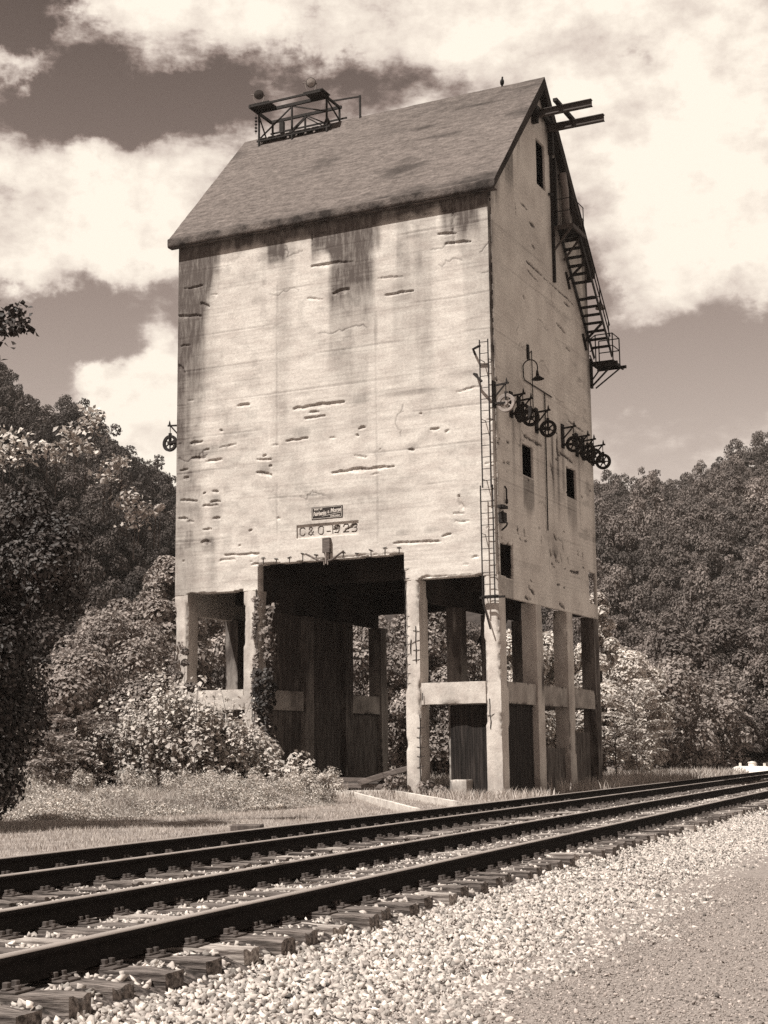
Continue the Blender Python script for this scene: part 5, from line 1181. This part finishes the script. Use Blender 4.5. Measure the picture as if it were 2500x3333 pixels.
for i, (px, ds, lb) in enumerate([(180, 43, 'feathery weed clump at the left end of the tall weeds'), (290, 44, 'feathery weed clump before the sumac bush'), (390, 45, 'feathery weed clump below the tallest shoots'), (470, 44.5, 'feathery weed clump before the left bay'), (560, 45.5, 'feathery weed clump before the second column'), (655, 46.3, 'feathery weed clump at the left end of the old timbers'), (700, 46, 'last feathery weed clump beside the pit curb'), (240, 41, 'low feathery weed clump close to the mown grass')]):
    x, y = T(px, ds); tree('weed', x, y, .85, 1.15 if i != 7 else .6, 10, .09, 2200, M['weed'], lb, 'weed', 860+i, shape='wild', z0=.1, trunk=.012, aspect=.35, bottom=-.9, inner=.1, tone=(.55, 1.25), group='weed clumps before the thicket')
# shoots with large leaves standing out of the thicket
def shoots(px, ds, w, h, ns, leaf, label, seed, mt='leaf_pale', lps=40):
    x, y = T(px, ds); rg = np.random.default_rng(seed); o = empty('leafy_shoots', (x, y, gz(x, y))); tag(o, label, 'bush', 'bushes left of and before the tower'); bt = MB(); Ps = []; Ns = []; Ss = []
    for k in range(ns):
        a = rg.random()*6.28; hh = h*rg.uniform(.55, 1.05); ln = w*rg.uniform(.2, 1.0); b0 = np.array([rg.normal(0, w*.3), rg.normal(0, w*.3), -.2]); tip = b0+np.array([math.cos(a)*ln, math.sin(a)*ln, hh]); md = b0+(tip-b0)*.55+np.array([0, 0, hh*.12]); bt.tube([b0, md, tip], [.022, .014, .004], 5)
        for f in np.linspace(.25, 1.0, lps):
            c = (1-f)**2*b0+2*f*(1-f)*(md+(md-(b0+tip)/2))+f*f*tip; d_ = rg.normal(size=3)*.5; d_[2] = abs(d_[2])*.3; Ps.append(c+d_*leaf*1.1); Ns.append(np.array([d_[0]*.8, d_[1]*.8-.25, .8])+rg.normal(size=3)*.25); Ss.append(leaf*.8*rg.uniform(.5, 1.25)*(1.15-.4*f))
    bt.build('stems', M['bark'], o); V, F = rhomb(np.array(Ps), np.array(Ns), np.array(Ss), rg, .72); raw_mesh('foliage', V, F, M[mt], o, attrs={'tone': np.repeat(rg.uniform(.6, 1.15, len(Ps)), 4)})
for i, (px, ds, w, h, ns, lf, lb) in enumerate([(205, 50, 1.3, 2.9, 16, .20, 'leafy shoots at the far left of the thicket, beside the sumac'), (280, 49, 1.2, 3.6, 18, .24, 'tall leafy shoots left of the tower corner, standing above the thicket'), (345, 48, 1.1, 4.3, 18, .25, 'tallest large-leaved shoots at the tower\'s left corner column'), (415, 47.5, 1.2, 4.0, 20, .27, 'large pale leaves on shoots in front of the left bay'), (480, 47.5, 1.1, 3.6, 18, .26, 'large-leaved shoots before the left tie beam'), (545, 48, .9, 3.0, 16, .24, 'large-leaved shoots leaning against the second column'), (605, 47.5, .8, 1.8, 12, .26, 'low pale shoots spilling into the big opening'), (640, 46.5, .7, 1.1, 9, .2, 'lowest pale shoots at the right end of the thicket')]):
    shoots(px, ds, w, h, ns, lf, lb, 820+i)
# ivy on the second column, weeds at column feet
def ivy(x0, x1, y0, y1, z0, z1, n, label, seed, size=.15, mt='leaf_mid', dens=None):
    rg = np.random.default_rng(seed); o = empty('climbing_vine', ((x0+x1)/2, (y0+y1)/2, z0)); tag(o, label, 'vine')
    P = np.stack([rg.uniform(x0, x1, n), rg.uniform(y0, y1, n), z0+(z1-z0)*rg.random(n)**1.5], -1)
    f = vnoise(P, (3, 3, 2), seed); P = P[f > .42]
    N = np.stack([rg.normal(.3, .5, len(P)), rg.normal(-1, .5, len(P)), rg.normal(.5, .4, len(P))], -1)
    V, F = rhomb(P, N, size*rg.uniform(.6, 1.3, len(P)), rg, .85); V -= np.array(o.location)
    raw_mesh('foliage', V, F, M[mt], o, attrs={'tone': np.repeat(rg.uniform(.5, 1.3, len(P)), 4)})
    b = MB()
    for k in range(4):
        xs2 = rg.uniform(x0, x1); b.tube([np.array((xs2+rg.normal(0, .08), (y0+y1)/2, z))-np.array(o.location) for z in np.linspace(z0, z1*(.6+.4*rg.random()), 8)], .014, 5)
    b.build('stems', M['bark'], o)
ivy(-9.58, -9.36, -.14, -.03, .8, 6.8, 1100, 'vine climbing the right edge of the second column', 81)
ivy(-9.50, -8.9, -.4, .5, .5, 4.2, 1800, 'denser dark vine hanging beside the second column', 82, mt='leaf_dark')
ivy(-9.3, -8.9, -.1, .6, 4.5, 6.6, 260, 'thin vine spray on the inner face of the second column', 83)
ivy(-13.15, -12.6, -.2, -.02, 1.5, 5.3, 700, 'vine climbing the tower\'s left corner column', 84, size=.13)
for i, (xx, yy, w, h, n, lb) in enumerate([(-3.9, -.2, .5, .8, 420, 'leafy weed at the left foot of the third column'), (-2.8, .0, .4, .5, 260, 'low weed between the third column and the concrete block'), (-2.2, -.4, .35, .35, 160, 'small weed before the concrete block'), (-4.4, .6, .5, .9, 420, 'weed behind the leaning timber'), (-3.1, 9.5, 1.2, 2.6, 1500, 'dark leafy bush inside the right bay')]):
    tree('weed', xx, yy, w, h, 6, .14, n, M['leaf_mid'], lb, 'weed', 740+i, shape='wild', z0=.1, trunk=.02, aspect=.8, bottom=-.9, inner=.2, zofs=.1)

# ------------------------------------------------------------------ grass and weeds
def blades(name, n, region, h0, h1, wd, mt, seed, label, cat, bend=.35, tone=(.7, 1.25), patch=0.0):
    rg = np.random.default_rng(seed); x, y = region(n, rg); em = getattr(region, 'e', np.ones(n)); k = in_view(x, y, 1.0); x, y, em = x[k], y[k], em[k]
    l, t = to_lt(x, y)
    P0 = np.stack([x, y, x*0], -1); f = fbm(P0, (1.3, 1.3, 1), 4, seed)
    if patch: k = rg.random(len(x)) < sstep(patch-.12, patch+.12, f); x, y, f, em = x[k], y[k], f[k], em[k]
    inside = (x > -WX-.1) & (x < .2) & (y > -.1) & (y < DY+.2); x, y, f, em = x[~inside], y[~inside], f[~inside], em[~inside]
    z = ground_z(x, y)-.02; n = len(x); a = rg.random(n)*6.28; h = rg.uniform(h0, h1, n)*(.6+.8*f)*em; w = wd*rg.uniform(.7, 1.3, n)
    dx, dy = np.cos(a), np.sin(a); bx = rg.normal(0, bend, n)*h; by = rg.normal(0, bend, n)*h
    v0 = np.stack([x-dx*w, y-dy*w, z], -1); v1 = np.stack([x+dx*w, y+dy*w, z], -1)
    m0 = np.stack([x-dx*w*.7+bx*.4, y-dy*w*.7+by*.4, z+h*.6], -1); m1 = np.stack([x+dx*w*.7+bx*.4, y+dy*w*.7+by*.4, z+h*.6], -1); v3 = np.stack([x+bx, y+by, z+h*(1-.3*(bx*bx+by*by)/(h*h))], -1)
    V = np.stack([v0, v1, m1, m0, v3], 1).reshape(-1, 3); b = np.arange(n)*5
    F = np.concatenate([np.stack([b, b+1, b+2], -1), np.stack([b, b+2, b+3], -1), np.stack([b+3, b+2, b+4], -1)])
    o = raw_mesh(name, V, F, mt, attrs={'tone': np.repeat(rg.uniform(*tone, n)*(.7+.6*f), 5)}); tag(o, label, cat, kind='stuff')
def reg_lt(l0, l1, t0, t1, pw=1.0):
    def f(n, rg):
        l = rg.uniform(l0, l1, n); t = t0+(t1-t0)*rg.random(n)**pw; return rail_xy(l, t)
    return f
blades('grass', 170000, reg_lt(-32, -11.35, 12, 52), .03, .12, .006, M['grass'], 91, 'short dry grass between the far rail and the tower', 'grass')
def weedreg(n, rg):
    px = 740-800*rg.random(n)**1.25-40*rg.random(n); d_ = rg.uniform(31, 47, n)
    lim = np.interp(px, [-60, 100, 250, 500, 640, 720], [38, 36, 37, 39.5, 42, 44]); d_ = lim+(47-lim)*rg.random(n)
    weedreg.e = np.clip((d_-lim)/3.0, .15, 1)*np.clip((745-px)/170, .12, 1)
    a = np.array([az_of(p) for p in np.linspace(-60, 720, 50)]); aa = np.interp(px, np.linspace(-60, 720, 50), a)
    return CAM[0]+np.sin(aa)*d_, CAM[1]+np.cos(aa)*d_
def weed_mass(n, seed):
    rg = np.random.default_rng(seed); x, y = weedreg(n, rg); P0 = np.stack([x, y, x*0], -1)
    f = .6*fbm(P0, (.45, .45, 1), 2, seed)+.4*fbm(P0, (1.6, 1.6, 1), 3, seed+1); r = np.hypot(x-CAM[0], y-CAM[1])
    h = np.clip((f-.36)*4.2, 0.05, 1.25)*weedreg.e
    z = ground_z(x, y)+h*rg.random(n)**.7
    P = np.stack([x, y, z], -1); N = rg.normal(size=P.shape)*.8; N[:, 2] += .7
    V, F = rhomb(P, N, rg.uniform(.035, .10, n), rg, .45); tn = np.repeat(rg.uniform(.35, 1.35, n)*(.4+1.1*f), 4)
    o = raw_mesh('tall_weeds', V, F, M['weed'], attrs={'tone': tn}); tag(o, 'tall soft weeds in front of the bushes and the big opening', 'weeds', kind='stuff')
weed_mass(150000, 92)
blades('weed_grass', 60000, weedreg, .12, .75, .007, M['grass'], 95, 'thin grass stems standing among the tall weeds', 'grass', bend=.5)
blades('verge_grass', 70000, reg_lt(-40, -11.4, 52, 88), .2, .65, .022, M['grass'], 93, 'taller pale grass on the verge right of the tower', 'grass', bend=.3)
blades('toe_grass', 9000, lambda n, rg: (rg.uniform(-12, 2, n), rg.uniform(-3.5, -.1, n)), .08, .4, .012, M['grass'], 94, 'thin grass tufts along the foot of the tower', 'grass', patch=.5)

# ------------------------------------------------------------------ air between here and the hills
gv = np.array([v.co[:] for v in g.data.vertices]); lo_, hi_ = gv.min(0), gv.max(0)
b = MB(); b.box((lo_[0]-5, lo_[1]-5, lo_[2]-1), (hi_[0]+5, hi_[1]+5, max(hi_[2], 60)+8))
hz = b.build('haze', [], None); hz['kind'] = 'stuff'
hm = bpy.data.materials.new('haze'); hm.use_nodes = True; hm.node_tree.nodes.clear()
pv_ = nd(hm.node_tree, 'ShaderNodeVolumePrincipled'); pv_.inputs['Density'].default_value = 0.00022; pv_.inputs['Color'].default_value = (0.96, 0.88, 0.81, 1); pv_.inputs['Anisotropy'].default_value = 0.3
ho = nd(hm.node_tree, 'ShaderNodeOutputMaterial'); hm.node_tree.links.new(pv_.outputs[0], ho.inputs['Volume'])
hz.data.materials.append(hm)
SC.cycles.volume_max_steps = 64
